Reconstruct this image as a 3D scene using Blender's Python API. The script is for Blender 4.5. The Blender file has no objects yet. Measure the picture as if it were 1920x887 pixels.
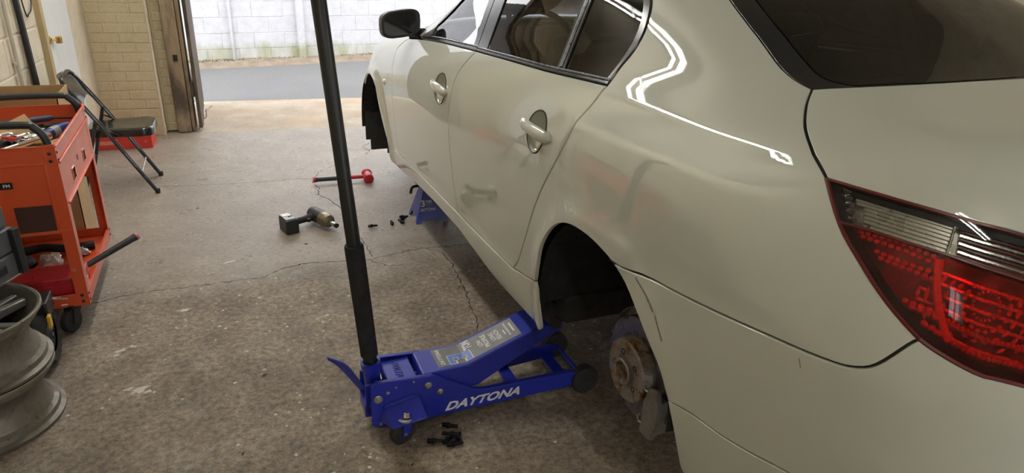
import bpy, bmesh, math, random
import numpy as np
from math import radians, sin, cos, pi, hypot, atan2
from mathutils import Vector, Matrix, Euler
from mathutils.geometry import delaunay_2d_cdt

random.seed(7)
scene = bpy.context.scene
COL = scene.collection

# ------------------------------------------------------------------ camera
cam_data = bpy.data.cameras.new('camera')
cam_data.sensor_width = 36.0
cam_data.lens = 1291.0 / 1920.0 * 36.0
cam_data.clip_start = 0.02
cam_data.clip_end = 200
cam = bpy.data.objects.new('camera', cam_data)
COL.objects.link(cam)
def camera_matrix(loc, yaw, pitch, roll):
    y, p, r = map(radians, (yaw, pitch, roll))
    f = Vector((sin(y) * cos(p), cos(y) * cos(p), -sin(p)))
    rt = Vector((cos(y), -sin(y), 0)); up = rt.cross(f)
    r2 = rt * cos(r) + up * sin(r); u2 = up * cos(r) - rt * sin(r)
    m = Matrix((r2, u2, -f)).transposed().to_4x4()
    m.translation = loc
    return m
cam.matrix_world = camera_matrix((-1.78, -0.32, 1.57), 23.2, 22.95, 2.2)
scene.camera = cam

# ------------------------------------------------------------------ world and exposure
world = bpy.data.worlds.new('overcast_sky')
scene.world = world
world.use_nodes = True
wn, wl = world.node_tree.nodes, world.node_tree.links
bg = wn['Background']
tc = wn.new('ShaderNodeTexCoord'); sep = wn.new('ShaderNodeSeparateXYZ'); wl.new(tc.outputs['Generated'], sep.inputs[0])
rmp = wn.new('ShaderNodeValToRGB')
rmp.color_ramp.elements[0].position = 0.0; rmp.color_ramp.elements[0].color = (0.72, 0.725, 0.745, 1)
rmp.color_ramp.elements[1].position = 0.8; rmp.color_ramp.elements[1].color = (0.985, 0.99, 1.02, 1)
wl.new(sep.outputs['Z'], rmp.inputs[0]); wl.new(rmp.outputs[0], bg.inputs['Color'])
bg.inputs['Strength'].default_value = 4.7
scene.view_settings.view_transform = 'Standard'
scene.view_settings.look = 'None'
scene.view_settings.gamma = 1.0
scene.view_settings.use_curve_mapping = False
scene.view_settings.exposure = 0.12
TUBE_STRENGTH = 90.0
TUBE_COLOR = (1.0, 0.98, 0.91)

# ------------------------------------------------------------------ object helpers
def tag(o, label=None, cat=None, group=None, kind=None):
    if label: o['label'] = label
    if cat: o['category'] = cat
    if group: o['group'] = group
    if kind: o['kind'] = kind
    return o
def link(name, data, parent=None, loc=None, rot=None):
    o = bpy.data.objects.new(name, data); COL.objects.link(o)
    if parent is not None: o.parent = parent
    if loc is not None: o.location = loc
    if rot is not None: o.rotation_euler = rot
    return o
def empty(name, loc=(0, 0, 0), rz=0.0, parent=None):
    o = link(name, None, parent, loc, (0, 0, rz)); o.empty_display_size = 0.05
    return o
def copy_tree(o, parent=None):
    c = o.copy(); COL.objects.link(c)
    if parent is not None: c.parent = parent
    for ch in list(o.children): copy_tree(ch, c)
    return c
def basis(x, y, o):
    x = Vector(x).normalized(); y = Vector(y); y = (y - x * y.dot(x)).normalized(); z = x.cross(y)
    m = Matrix((x, y, z)).transposed().to_4x4(); m.translation = Vector(o); return m
def align(p0, p1):
    z = (Vector(p1) - Vector(p0)); L = z.length; z.normalize()
    a = Vector((0, 0, 1)) if abs(z.z) < .9 else Vector((1, 0, 0))
    x = a.cross(z).normalized(); y = z.cross(x)
    m = Matrix((x, y, z)).transposed().to_4x4(); m.translation = Vector(p0); return m, L

class MB:
    """collects simple shapes into ONE mesh"""
    def __init__(s): s.v = []; s.f = []; s.m = []; s.mi = 0
    def add(s, verts, faces, M=None):
        n = len(s.v)
        for p in verts: s.v.append((M @ Vector(p)) if M is not None else Vector(p))
        for f in faces: s.f.append([i + n for i in f]); s.m.append(s.mi)
        return s
    def box(s, c, d, M=None, taper=1.0):
        x, y, z = (k / 2 for k in d); t = taper
        vs = [(-x, -y, -z), (x, -y, -z), (x, y, -z), (-x, y, -z), (-x * t, -y * t, z), (x * t, -y * t, z), (x * t, y * t, z), (-x * t, y * t, z)]
        vs = [Vector(v) + Vector(c) for v in vs]
        return s.add(vs, [(0, 3, 2, 1), (4, 5, 6, 7), (0, 1, 5, 4), (1, 2, 6, 5), (2, 3, 7, 6), (3, 0, 4, 7)], M)
    def bar(s, p0, p1, w, h, up=(0, 0, 1)):
        p0, p1 = Vector(p0), Vector(p1); z = (p1 - p0).normalized(); x = Vector(up).cross(z).normalized(); y = z.cross(x)
        vs = [p + x * a * w / 2 + y * b * h / 2 for p in (p0, p1) for a, b in ((-1, -1), (1, -1), (1, 1), (-1, 1))]
        return s.add(vs, [(3, 2, 1, 0), (4, 5, 6, 7), (0, 1, 5, 4), (1, 2, 6, 5), (2, 3, 7, 6), (3, 0, 4, 7)])
    def lathe(s, prof, n=24, M=None, cap=True):
        vs = []; fs = []
        for r, z in prof:
            for k in range(n): a = 2 * pi * k / n; vs.append((r * cos(a), r * sin(a), z))
        for i in range(len(prof) - 1):
            for k in range(n):
                a = i * n + k; b = i * n + (k + 1) % n; fs.append((a, b, b + n, a + n))
        if cap:
            fs.append(tuple(range(n - 1, -1, -1))); fs.append(tuple(range((len(prof) - 1) * n, len(prof) * n)))
        return s.add(vs, fs, M)
    def cyl(s, p0, p1, r0, r1=None, n=16):
        m, L = align(p0, p1); return s.lathe([(r0, 0), (r1 if r1 is not None else r0, L)], n, m)
    def tube(s, path, r, n=8, closed=False):
        P = [Vector(p) for p in path]; rs = r if isinstance(r, (list, tuple)) else [r] * len(P); vs = []; fs = []; px = None
        for i, p in enumerate(P):
            a = P[i - 1] if i > 0 else (P[-1] if closed else p); b = P[i + 1] if i < len(P) - 1 else (P[0] if closed else p)
            t = (b - a).normalized()
            if px is None: px = Vector((0, 0, 1)).cross(t) if abs(t.z) < .9 else Vector((1, 0, 0)).cross(t)
            px = (px - t * px.dot(t)).normalized(); py = t.cross(px)
            for k in range(n): q = 2 * pi * k / n; vs.append(p + (px * cos(q) + py * sin(q)) * rs[i])
        m = len(P)
        for i in range(m if closed else m - 1):
            for k in range(n):
                a = i * n + k; b = i * n + (k + 1) % n; j = ((i + 1) % m) * n; fs.append((a, b, j + (k + 1) % n, j + k))
        if not closed: fs.append(tuple(range(n - 1, -1, -1))); fs.append(tuple(range((m - 1) * n, m * n)))
        return s.add(vs, fs)
    def prism(s, poly, d0, d1, M=None):
        """poly in (x, z), extruded along y from d0 to d1"""
        n = len(poly); A = sum(poly[i][0] * poly[(i + 1) % n][1] - poly[(i + 1) % n][0] * poly[i][1] for i in range(n))
        if A < 0: poly = poly[::-1]
        vs = [(x, d0, z) for x, z in poly] + [(x, d1, z) for x, z in poly]
        fs = [tuple(range(n)), tuple(range(2 * n - 1, n - 1, -1))]
        fs += [((i + 1) % n, i, i + n, (i + 1) % n + n) for i in range(n)]
        return s.add(vs, fs, M)
    def ball(s, c, r, n=12, m=8, M=None):
        r = r if isinstance(r, (tuple, list)) else (r, r, r); vs = []; fs = []
        for i in range(1, m):
            t = pi * i / m
            for k in range(n): a = 2 * pi * k / n; vs.append((c[0] + r[0] * sin(t) * cos(a), c[1] + r[1] * sin(t) * sin(a), c[2] - r[2] * cos(t)))
        for i in range(m - 2):
            for k in range(n):
                a = i * n + k; b = i * n + (k + 1) % n; fs.append((a, b, b + n, a + n))
        vs += [(c[0], c[1], c[2] - r[2]), (c[0], c[1], c[2] + r[2])]; B = len(vs) - 2
        for k in range(n): fs.append((B, (k + 1) % n, k)); fs.append((B + 1, (m - 2) * n + k, (m - 2) * n + (k + 1) % n))
        return s.add(vs, fs, M)
    def build(s, name, mats, parent=None, bevel=0.0, seg=2, smooth=35, loc=None, rot=None, sub=0):
        me = bpy.data.meshes.new(name)
        me.from_pydata([tuple(v) for v in s.v], [], s.f)
        for m in (mats if isinstance(mats, (list, tuple)) else [mats]): me.materials.append(m)
        for p, k in zip(me.polygons, s.m): p.material_index = k
        me.validate()
        if smooth:
            me.polygons.foreach_set('use_smooth', [True] * len(me.polygons))
            me.set_sharp_from_angle(angle=radians(smooth))
        o = link(name, me, parent, loc, rot)
        if bevel:
            b = o.modifiers.new('bevel', 'BEVEL'); b.width = bevel; b.segments = seg; b.limit_method = 'ANGLE'; b.angle_limit = radians(40); b.harden_normals = False
        if sub:
            q = o.modifiers.new('subdivision', 'SUBSURF'); q.levels = sub; q.render_levels = sub
        return o

def text_mesh(body, size, shear=0.0, bold=0.0, extrude=0.0, space=1.0):
    cu = bpy.data.curves.new('lettering', 'FONT'); cu.body = body; cu.size = size; cu.shear = shear; cu.offset = bold; cu.extrude = extrude
    cu.align_x = 'CENTER'; cu.align_y = 'CENTER'; cu.space_character = space; cu.resolution_u = 3
    to = bpy.data.objects.new('lettering', cu); COL.objects.link(to)
    dg = bpy.context.evaluated_depsgraph_get()
    me = bpy.data.meshes.new_from_object(to.evaluated_get(dg))
    COL.objects.unlink(to); bpy.data.objects.remove(to); bpy.data.curves.remove(cu)
    return me
def fit_text(body, w, h, fn, name, m, parent, shear=0.0, bold=0.0, extrude=0.0):
    """lettering scaled to w x h, its points mapped by fn(x, y, z) into the parent's space"""
    me = text_mesh(body, 1.0, shear, bold, extrude)
    xs = [v.co.x for v in me.vertices]; ys = [v.co.y for v in me.vertices]
    cx, cy = (max(xs) + min(xs)) / 2, (max(ys) + min(ys)) / 2; sx = w / (max(xs) - min(xs)); sy = h / (max(ys) - min(ys))
    for v in me.vertices: v.co = Vector(fn((v.co.x - cx) * sx, (v.co.y - cy) * sy, v.co.z))
    me.materials.clear(); me.materials.append(m)
    return link(name, me, parent)

# ------------------------------------------------------------------ materials
class NT:
    def __init__(s, name):
        s.mat = bpy.data.materials.new(name); s.mat.use_nodes = True; s.n = s.mat.node_tree.nodes; s.l = s.mat.node_tree.links
        s.b = s.n['Principled BSDF']; s.out = s.n['Material Output']; s.tc = None
    def co(s, kind='Object'):
        if s.tc is None: s.tc = s.n.new('ShaderNodeTexCoord')
        return s.tc.outputs[kind]
    def geo(s):
        g = s.n.new('ShaderNodeNewGeometry'); return g.outputs['Position']
    def noise(s, vec, scale, detail=4, rough=.55, dist=0.0):
        n = s.n.new('ShaderNodeTexNoise'); n.inputs['Scale'].default_value = scale; n.inputs['Detail'].default_value = detail
        n.inputs['Roughness'].default_value = rough; n.inputs['Distortion'].default_value = dist
        s.l.new(vec, n.inputs['Vector']); return n.outputs['Fac']
    def voro(s, vec, scale, feature='F1', out='Distance'):
        n = s.n.new('ShaderNodeTexVoronoi'); n.feature = feature; n.inputs['Scale'].default_value = scale; s.l.new(vec, n.inputs['Vector']); return n.outputs[out]
    def wave(s, vec, scale, dist=0, axis='X', kind='BANDS'):
        n = s.n.new('ShaderNodeTexWave'); n.wave_type = kind; n.bands_direction = axis; n.inputs['Scale'].default_value = scale; n.inputs['Distortion'].default_value = dist
        s.l.new(vec, n.inputs['Vector']); return n.outputs['Fac']
    def ramp(s, fac, stops):
        n = s.n.new('ShaderNodeValToRGB'); e = n.color_ramp.elements
        while len(e) < len(stops): e.new(.5)
        for k, (p, c) in zip(e, stops):
            k.position = p; k.color = (c, c, c, 1) if isinstance(c, (int, float)) else (*c, 1)
        s.l.new(fac, n.inputs[0]); return n.outputs[0]
    def mix(s, fac, a, b, mode='MIX'):
        n = s.n.new('ShaderNodeMix'); n.data_type = 'RGBA'; n.blend_type = mode
        for val, i in ((fac, 0), (a, 6), (b, 7)):
            if isinstance(val, bpy.types.NodeSocket): s.l.new(val, n.inputs[i])
            elif i == 0: n.inputs[0].default_value = val
            else: n.inputs[i].default_value = (*val, 1) if isinstance(val, (tuple, list)) else (val, val, val, 1)
        return n.outputs[2]
    def math(s, op, a, b=0.0):
        n = s.n.new('ShaderNodeMath'); n.operation = op
        for i, v in enumerate((a, b)):
            if isinstance(v, bpy.types.NodeSocket): s.l.new(v, n.inputs[i])
            else: n.inputs[i].default_value = v
        return n.outputs[0]
    def mapping(s, vec, scale=(1, 1, 1), rot=(0, 0, 0), loc=(0, 0, 0)):
        n = s.n.new('ShaderNodeMapping'); n.inputs['Scale'].default_value = scale; n.inputs['Rotation'].default_value = rot; n.inputs['Location'].default_value = loc
        s.l.new(vec, n.inputs[0]); return n.outputs[0]
    def bump(s, h, strength=.3, dist=.01, prev=None):
        n = s.n.new('ShaderNodeBump'); n.inputs['Strength'].default_value = strength; n.inputs['Distance'].default_value = dist
        s.l.new(h, n.inputs['Height'])
        if prev is not None: s.l.new(prev, n.inputs['Normal'])
        s.l.new(n.outputs[0], s.b.inputs['Normal']); return n.outputs[0]
    def set(s, **k):
        names = dict(color='Base Color', rough='Roughness', metal='Metallic', coat='Coat Weight', coatr='Coat Roughness', spec='Specular IOR Level', trans='Transmission Weight', ior='IOR', emit='Emission Color', emits='Emission Strength', alpha='Alpha', sheen='Sheen Weight')
        for kk, v in k.items():
            i = s.b.inputs[names[kk]]
            if isinstance(v, bpy.types.NodeSocket): s.l.new(v, i)
            elif isinstance(v, (tuple, list)): i.default_value = (*v, 1)
            else: i.default_value = v
        return s.mat
def simple(name, color, rough=.5, metal=0.0, var=.12, scale=18.0, bump=0.0, bscale=120.0, coat=0.0, rvar=.12, spec=.5):
    t = NT(name); c = t.co()
    n = t.noise(c, scale, 5)
    lo = tuple(x * (1 - var) for x in color); hi = tuple(min(1, x * (1 + var)) for x in color)
    col = t.ramp(n, [(.3, lo), (.7, hi)])
    r = t.ramp(t.noise(c, scale * 2.3, 4), [(.3, max(0, rough - rvar)), (.7, min(1, rough + rvar))])
    t.set(color=col, rough=r, metal=metal, coat=coat, spec=spec)
    if bump: t.bump(t.noise(c, bscale, 5), bump, .004)
    return t.mat

def floor_material():
    t = NT('garage_concrete'); g = t.geo()
    big = t.noise(g, .9, 6, .6, .6); mid = t.noise(g, 4.5, 8, .65, .4); fine = t.noise(g, 42, 8, .75); grit = t.noise(g, 190, 4, .8)
    base = t.ramp(mid, [(.25, (.110, .080, .053)), (.5, (.220, .172, .124)), (.75, (.36, .300, .232))])
    base = t.mix(t.ramp(big, [(.42, 0.0), (.62, .6)]), base, (.125, .098, .070))
    base = t.mix(.62, base, t.ramp(fine, [(.36, .03), (.64, .98)]), 'OVERLAY')
    base = t.mix(.42, base, t.ramp(grit, [(.35, .15), (.65, .85)]), 'OVERLAY')
    # worn pale skim where the old coating is left
    pale = t.math('MULTIPLY', t.ramp(t.noise(g, 2.1, 8, .72, 1.2), [(.55, 0.0), (.68, 1.0)]), t.ramp(t.noise(g, 26, 5, .7), [(.42, 0.0), (.56, 1.0)]))
    base = t.mix(t.math('MULTIPLY', pale, .55), base, (.46, .44, .41))
    # small paint flecks
    fl = t.math('MULTIPLY', t.ramp(t.voro(g, 17), [(.085, 1.0), (.12, 0.0)]), t.ramp(t.noise(t.mapping(g, loc=(2.2, .4, 0)), 1.9, 4), [(.50, 0.0), (.60, 1.0)]))
    base = t.mix(fl, base, (.62, .60, .56))
    # dark oil marks
    dk = t.ramp(t.noise(t.mapping(g, loc=(3, 7, 0)), 1.6, 5, .6, .5), [(.6, 0.0), (.74, .75)])
    base = t.mix(dk, base, (.085, .068, .052))
    pit = t.ramp(t.voro(g, 60), [(.05, 1.0), (.16, 0.0)])
    base = t.mix(t.math('MULTIPLY', pit, .6), base, (.06, .048, .038))
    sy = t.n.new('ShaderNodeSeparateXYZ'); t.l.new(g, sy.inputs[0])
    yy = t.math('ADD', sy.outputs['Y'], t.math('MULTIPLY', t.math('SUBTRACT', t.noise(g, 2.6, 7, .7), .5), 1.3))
    seal_sheen = t.ramp(t.math('MULTIPLY', t.math('SUBTRACT', yy, 2.75), 2.0), [(.0, 0.0), (.9, 1.0)])   # sealed slab towards the door; less rough, door sheen painted in as paler colour
    base = t.mix(t.math('MULTIPLY', seal_sheen, .40), base, (.40, .36, .31))
    rough = t.mix(seal_sheen, t.ramp(t.noise(g, 5.2, 7, .7), [(.3, .48), (.7, .75)]), t.ramp(t.noise(g, 6.5, 8, .75), [(.3, .20), (.7, .50)]))
    t.set(color=base, rough=rough, spec=.5)
    b = t.bump(t.mix(.5, fine, grit), .55, .008)
    t.bump(mid, .45, .02, b)
    return t.mat
def street_material():
    t = NT('asphalt'); g = t.geo()
    f = t.noise(g, 130, 4, .8); v = t.voro(g, 85)
    c = t.ramp(f, [(.3, (.070, .070, .070)), (.55, (.160, .159, .157)), (.75, (.35, .345, .335))])
    c = t.mix(t.ramp(t.noise(g, 1.2, 6, .6), [(.45, 0.0), (.7, .5)]), c, (.12, .121, .125))
    c = t.mix(t.ramp(v, [(.1, .5), (.3, 0.0)]), c, (.04, .04, .042))
    t.set(color=c, rough=.8); t.bump(f, .5, .008)
    return t.mat
def apron_material():
    t = NT('apron_concrete'); g = t.geo()
    c = t.ramp(t.noise(g, 3.2, 8, .65), [(.3, (.25, .195, .135)), (.6, (.345, .29, .22)), (.8, (.41, .36, .29))])
    c = t.mix(.3, c, t.ramp(t.noise(g, 70, 5, .7), [(.3, .2), (.7, .85)]), 'OVERLAY')
    c = t.mix(t.ramp(t.noise(g, 1.3, 4), [(.5, 0.0), (.68, .5)]), c, (.36, .25, .155))
    t.set(color=c, rough=.85); t.bump(t.noise(g, 60, 6, .7), .35, .006)
    return t.mat
def masonry(name, lo, mid, hi, stain=None, stain_z=None, bumps=.5, rough=.8):
    t = NT(name); g = t.geo()
    n = t.noise(g, 7, 7, .65)
    c = t.ramp(n, [(.25, lo), (.5, mid), (.78, hi)])
    c = t.mix(.18, c, t.ramp(t.noise(g, 65, 5, .7), [(.3, .2), (.7, .8)]), 'OVERLAY')
    if stain:
        sx = t.n.new('ShaderNodeSeparateXYZ'); t.l.new(g, sx.inputs[0])
        zz = t.math('SUBTRACT', sx.outputs['Z'], t.math('MULTIPLY', t.noise(t.mapping(g, (1, 1, .35)), 5, 6, .7), stain_z * 1.6))
        c = t.mix(t.math('MULTIPLY', t.ramp(zz, [(.0, .9), (stain_z * .5, 0.0)]), t.ramp(t.noise(t.mapping(g, (1, 1, .25)), 3.1, 5, .6), [(.36, .1), (.6, 1.0)])), c, stain)
    pores = t.ramp(t.voro(g, 75), [(.04, 1.0), (.14, 0.0)])
    c = t.mix(t.math('MULTIPLY', pores, t.math('MULTIPLY', t.noise(g, 4, 2), .55)), c, tuple(k * .35 for k in lo))
    t.set(color=c, rough=rough)
    b = t.bump(t.noise(g, 55, 7, .75), bumps, .006)
    return t.mat
def wood(name, a, b, scale=9, rough=.7, axis=(1, 1, .12), grime=None):
    t = NT(name); c = t.co(); m = t.mapping(c, axis)
    n = t.noise(m, scale * 4, 8, .65, .6)
    col = t.ramp(n, [(.3, a), (.7, b)])
    if grime:
        col = t.mix(t.ramp(t.noise(t.mapping(c, (1, 1, .45)), 4.2, 6, .65, .5), [(.42, 0.0), (.62, .9)]), col, grime)
    t.set(color=col, rough=rough); t.bump(n, .35, .004)
    return t.mat
def car_paint():
    t = NT('pearl_car_paint'); g = t.co()
    flake = t.voro(g, 2400, 'F1', 'Color')
    c = t.mix(.03, (.51, .535, .462), flake, 'OVERLAY')
    dust = t.ramp(t.noise(g, 3, 6, .7), [(.5, 0.0), (.8, .06)])
    c = t.mix(dust, c, (.45, .40, .32))
    t.set(color=c, rough=.55, metal=.0, coat=1.0, coatr=.006, spec=.5)
    t.b.inputs['Coat IOR'].default_value = 2.15
    return t.mat
def glass(name, tint, refl=1.0):
    """thin tinted pane: see-through with mirror reflection by angle"""
    t = NT(name); n, l = t.n, t.l
    tr = n.new('ShaderNodeBsdfTransparent'); tr.inputs[0].default_value = (*tint, 1)
    gl = n.new('ShaderNodeBsdfGlossy'); gl.inputs['Roughness'].default_value = .01; gl.inputs['Color'].default_value = (1, 1, 1, 1)
    fr = n.new('ShaderNodeFresnel'); fr.inputs['IOR'].default_value = 1.5
    mx = n.new('ShaderNodeMixShader'); l.new(t.math('MULTIPLY', fr.outputs[0], refl), mx.inputs[0]); l.new(tr.outputs[0], mx.inputs[1]); l.new(gl.outputs[0], mx.inputs[2])
    l.new(mx.outputs[0], t.out.inputs['Surface'])
    return t.mat
def rusty_steel():
    t = NT('rusty_cast_iron'); c = t.co()
    n = t.noise(c, 20, 7, .65, .6)
    col = t.ramp(n, [(.46, (.36, .345, .32)), (.54, (.26, .20, .14)), (.60, (.15, .06, .02)), (.78, (.06, .028, .014))])
    t.set(color=col, rough=t.ramp(n, [(.4, .42), (.65, .9)]), metal=t.ramp(n, [(.48, .8), (.56, 0.0)]))
    t.bump(t.noise(c, 120, 5), .3, .003); return t.mat
def rim_metal(name, lo, hi, dirt):
    t = NT(name); c = t.co()
    n = t.noise(c, 9, 7, .7, .7)
    col = t.ramp(t.noise(c, 5, 5), [(.3, lo), (.7, hi)])
    col = t.mix(t.ramp(n, [(.52, 0.0), (.72, .9)]), col, dirt)
    blk = t.math('MULTIPLY', t.ramp(t.noise(c, 34, 6, .75), [(.6, 0.0), (.67, 1.0)]), t.ramp(t.noise(c, 6, 3), [(.45, 0.0), (.6, 1.0)]))
    col = t.mix(blk, col, (.02, .018, .016))
    t.set(color=col, rough=t.ramp(n, [(.4, .36), (.7, .75)]), metal=t.ramp(n, [(.5, .65), (.7, .1)]))
    t.bump(t.noise(c, 80, 5), .15, .003); return t.mat
def emit(name, color, strength):
    t = NT(name); t.set(color=(.9, .9, .9), emit=color, emits=strength, rough=.5); return t.mat
def lens(name, tint, refl=1.0, rib=None, bump=.3):
    t = NT(name); n, l = t.n, t.l
    tr = n.new('ShaderNodeBsdfTransparent'); tr.inputs[0].default_value = (*tint, 1)
    gl = n.new('ShaderNodeBsdfGlossy'); gl.inputs['Roughness'].default_value = .03
    fr = n.new('ShaderNodeFresnel'); fr.inputs['IOR'].default_value = 1.55
    mx = n.new('ShaderNodeMixShader'); l.new(t.math('MULTIPLY', fr.outputs[0], refl), mx.inputs[0]); l.new(tr.outputs[0], mx.inputs[1]); l.new(gl.outputs[0], mx.inputs[2])
    l.new(mx.outputs[0], t.out.inputs['Surface'])
    return t.mat

M = {}
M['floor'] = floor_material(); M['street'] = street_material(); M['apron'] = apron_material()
M['cmu'] = masonry('painted_cream_block', (.50, .43, .30), (.60, .53, .40), (.66, .60, .48))
M['cmu_mortar'] = masonry('painted_block_joint', (.52, .46, .34), (.60, .54, .42), (.66, .60, .48), bumps=.2)
M['brick'] = masonry('painted_yellow_brick', (.47, .385, .235), (.55, .465, .305), (.60, .525, .37), bumps=.35)
M['brick_mortar'] = masonry('painted_brick_joint', (.40, .32, .19), (.50, .42, .27), (.56, .48, .33), bumps=.25)
M['whiteblock'] = masonry('white_painted_block', (.44, .445, .47), (.515, .52, .55), (.57, .575, .605), stain=(.30, .31, .19), stain_z=.20, bumps=.25)
M['whitejoint'] = masonry('white_painted_joint', (.39, .395, .415), (.465, .47, .495), (.52, .525, .55), stain=(.24, .25, .16), stain_z=.20, bumps=.15)
M['wallpaint'] = masonry('old_wall_paint', (.42, .37, .27), (.50, .45, .34), (.56, .51, .40), bumps=.2)
M['ceiling'] = masonry('ceiling_boards', (.40, .37, .31), (.46, .43, .36), (.52, .48, .41), bumps=.15)
M['doorwhite'] = simple('white_door_paint', (.66, .67, .66), .45, var=.05, scale=3, bump=.05)
M['tanwood'] = wood('tan_painted_wood', (.36, .27, .13), (.48, .38, .21), 5)
M['oldwood'] = wood('weathered_jamb_wood', (.24, .17, .10), (.40, .31, .21), 4, grime=(.045, .036, .028))
M['darkwood'] = wood('dark_weathered_wood', (.05, .04, .03), (.16, .12, .08), 5, grime=(.02, .016, .012))
M['ply'] = wood('pale_plywood', (.55, .40, .22), (.68, .53, .33), 4, rough=.6)
M['paint'] = car_paint()
M['scuff'] = simple('brown_scuff', (.20, .15, .10), .8, var=.5, scale=200)
M['gap'] = simple('dark_panel_seal', (.012, .012, .011), .7)
M['blacktrim'] = simple('gloss_black_trim', (.010, .011, .014), .22, var=.1, rvar=.05)
M['blackplastic'] = simple('black_plastic', (.017, .018, .020), .45, var=.2)
M['blackmetal'] = simple('black_painted_metal', (.010, .011, .012), .42, var=.1, scale=6, rvar=.04)
M['chairblack'] = simple('black_enamel', (.016, .017, .019), .22, var=.12, rvar=.06, coat=.4)
M['rubber'] = simple('black_rubber', (.018, .017, .016), .75, var=.3, bump=.15)
M['foam'] = simple('black_foam', (.010, .010, .011), .82, var=.2, bump=.2)
M['frit'] = simple('black_glass_border', (.008, .009, .012), .06, var=.05, rvar=.02)
M['glass'] = glass('tinted_side_glass', (.30, .33, .36), 1.25)
M['rearglass'] = glass('tinted_rear_glass', (.10, .103, .112), .9)
M['chrome'] = simple('chrome', (.82, .82, .82), .10, 1.0, var=.04, rvar=.05)
M['steel'] = simple('zinc_steel', (.55, .53, .49), .35, 1.0, var=.15)
M['satin'] = simple('satin_silver', (.50, .51, .53), .3, .9, var=.06)
M['darksatin'] = simple('dark_satin_trim', (.045, .047, .052), .3, .6, var=.06)
M['liner'] = simple('wheel_liner_felt', (.010, .010, .011), .9, var=.4, bump=.3)
M['under'] = simple('underbody_black', (.014, .013, .012), .85, var=.3)
M['cabin'] = simple('dark_cabin_trim', (.035, .034, .034), .7, var=.15)
M['seat'] = simple('dark_leather', (.055, .053, .052), .42, var=.15, bump=.08, bscale=300)
M['headliner'] = simple('grey_headliner', (.30, .29, .27), .9, var=.05)
M['rust'] = rusty_steel()
M['disc'] = simple('dark_brake_disc', (.22, .22, .26), .30, .9, var=.2, scale=12)
M['shield'] = simple('dusty_steel_shield', (.36, .34, .31), .6, .5, var=.3)
M['caliper'] = simple('dirty_cast_caliper', (.17, .155, .135), .7, .3, var=.35, scale=30, bump=.3)
M['blue'] = simple('blue_enamel', (.010, .022, .33), .34, .0, var=.10, scale=5, coat=.35, rvar=.05)
M['bluelight'] = simple('light_blue_print', (.10, .20, .62), .4)
M['whiteprint'] = simple('white_print', (.72, .73, .74), .5, var=.04)
M['greyprint'] = simple('grey_sticker', (.17, .17, .18), .5, var=.15, scale=40)
M['orange'] = simple('orange_enamel', (.62, .085, .025), .36, 0, var=.05, scale=4, coat=.3, rvar=.04)
M['redbox'] = simple('red_cardboard', (.52, .035, .022), .5, var=.1)
M['redcase'] = simple('red_plastic_case', (.40, .016, .022), .38, var=.1)
M['red'] = simple('red_rubber', (.50, .018, .028), .42, var=.12)
M['bluegrip'] = simple('blue_grip', (.015, .035, .20), .4)
M['cardboard'] = simple('brown_cardboard', (.42, .27, .13), .8, var=.1, scale=8)
M['cardin'] = simple('cardboard_inside', (.36, .235, .115), .85, var=.1, scale=8)
M['brass'] = simple('brass', (.62, .42, .13), .28, 1.0, var=.2)
M['conduit'] = simple('grey_conduit', (.47, .43, .36), .5, var=.1)
M['cable'] = simple('black_cable', (.010, .010, .011), .5)
M['bag'] = simple('clear_plastic_bag', (.75, .74, .74), .2, var=.1, coat=.5)
M['rimA'] = rim_metal('dirty_alloy', (.11, .10, .08), (.25, .235, .195), (.12, .08, .035))
M['rimface'] = rim_metal('grey_alloy_face', (.11, .113, .11), (.23, .23, .22), (.15, .12, .07))
M['greycase'] = simple('grey_case_plastic', (.105, .11, .12), .42, var=.15)
M['pink'] = simple('pink_latch', (.65, .20, .28), .4)
M['yellow'] = simple('yellow_plastic', (.70, .42, .03), .5)
M['ochre'] = simple('ochre_gearcase', (.22, .19, .12), .35, .6, var=.2)
M['greyplast'] = simple('grey_blue_plastic', (.30, .33, .38), .4, var=.1)
M['paleplast'] = simple('pale_label', (.72, .68, .58), .3)
M['bolt'] = simple('black_oxide_bolt', (.012, .012, .013), .38, .6, var=.2)
M['crack'] = simple('crack_shadow', (.030, .023, .017), .95, var=.3)
M['splat'] = simple('dried_white_paint', (.52, .50, .45), .6, var=.15, scale=40)
M['dryleaf'] = simple('dry_leaf', (.16, .09, .045), .8, var=.3)
M['dirt'] = masonry('dirt_verge', (.13, .10, .065), (.21, .165, .12), (.29, .24, .18), bumps=.6)
M['moss'] = simple('moss_green', (.10, .13, .035), .95, var=.5, scale=60)
M['redlens'] = lens('red_lens', (.90, .045, .035), .9)
M['clearlens'] = lens('clear_lens', (.93, .93, .92), .9)
M['redback'] = simple('red_reflector_sheet', (.22, .08, .07), .35, .2, var=.7, scale=30)
M['redcell'] = simple('bright_reflector_cell', (.97, .95, .92), .30, .1, var=.1, scale=60)
M['redchrome'] = simple('red_reflector', (.92, .75, .70), .28, .35, var=.3, scale=60, rvar=.12)
M['lampdark'] = simple('dark_lamp_recess', (.10, .008, .006), .4)
M['lampchrome'] = simple('lamp_reflector', (.50, .49, .46), .22, .9, var=.2, scale=50)
M['lampgrey'] = simple('grey_lamp_ribs', (.46, .44, .38), .3, .55, var=.1)
M['amber'] = simple('clear_repeater', (.75, .70, .62), .15, .3, coat=1)
M['tube'] = emit('lit_tube', TUBE_COLOR, TUBE_STRENGTH)
M['lampwhite'] = simple('white_lamp_housing', (.75, .75, .73), .4, var=.03)

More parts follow.
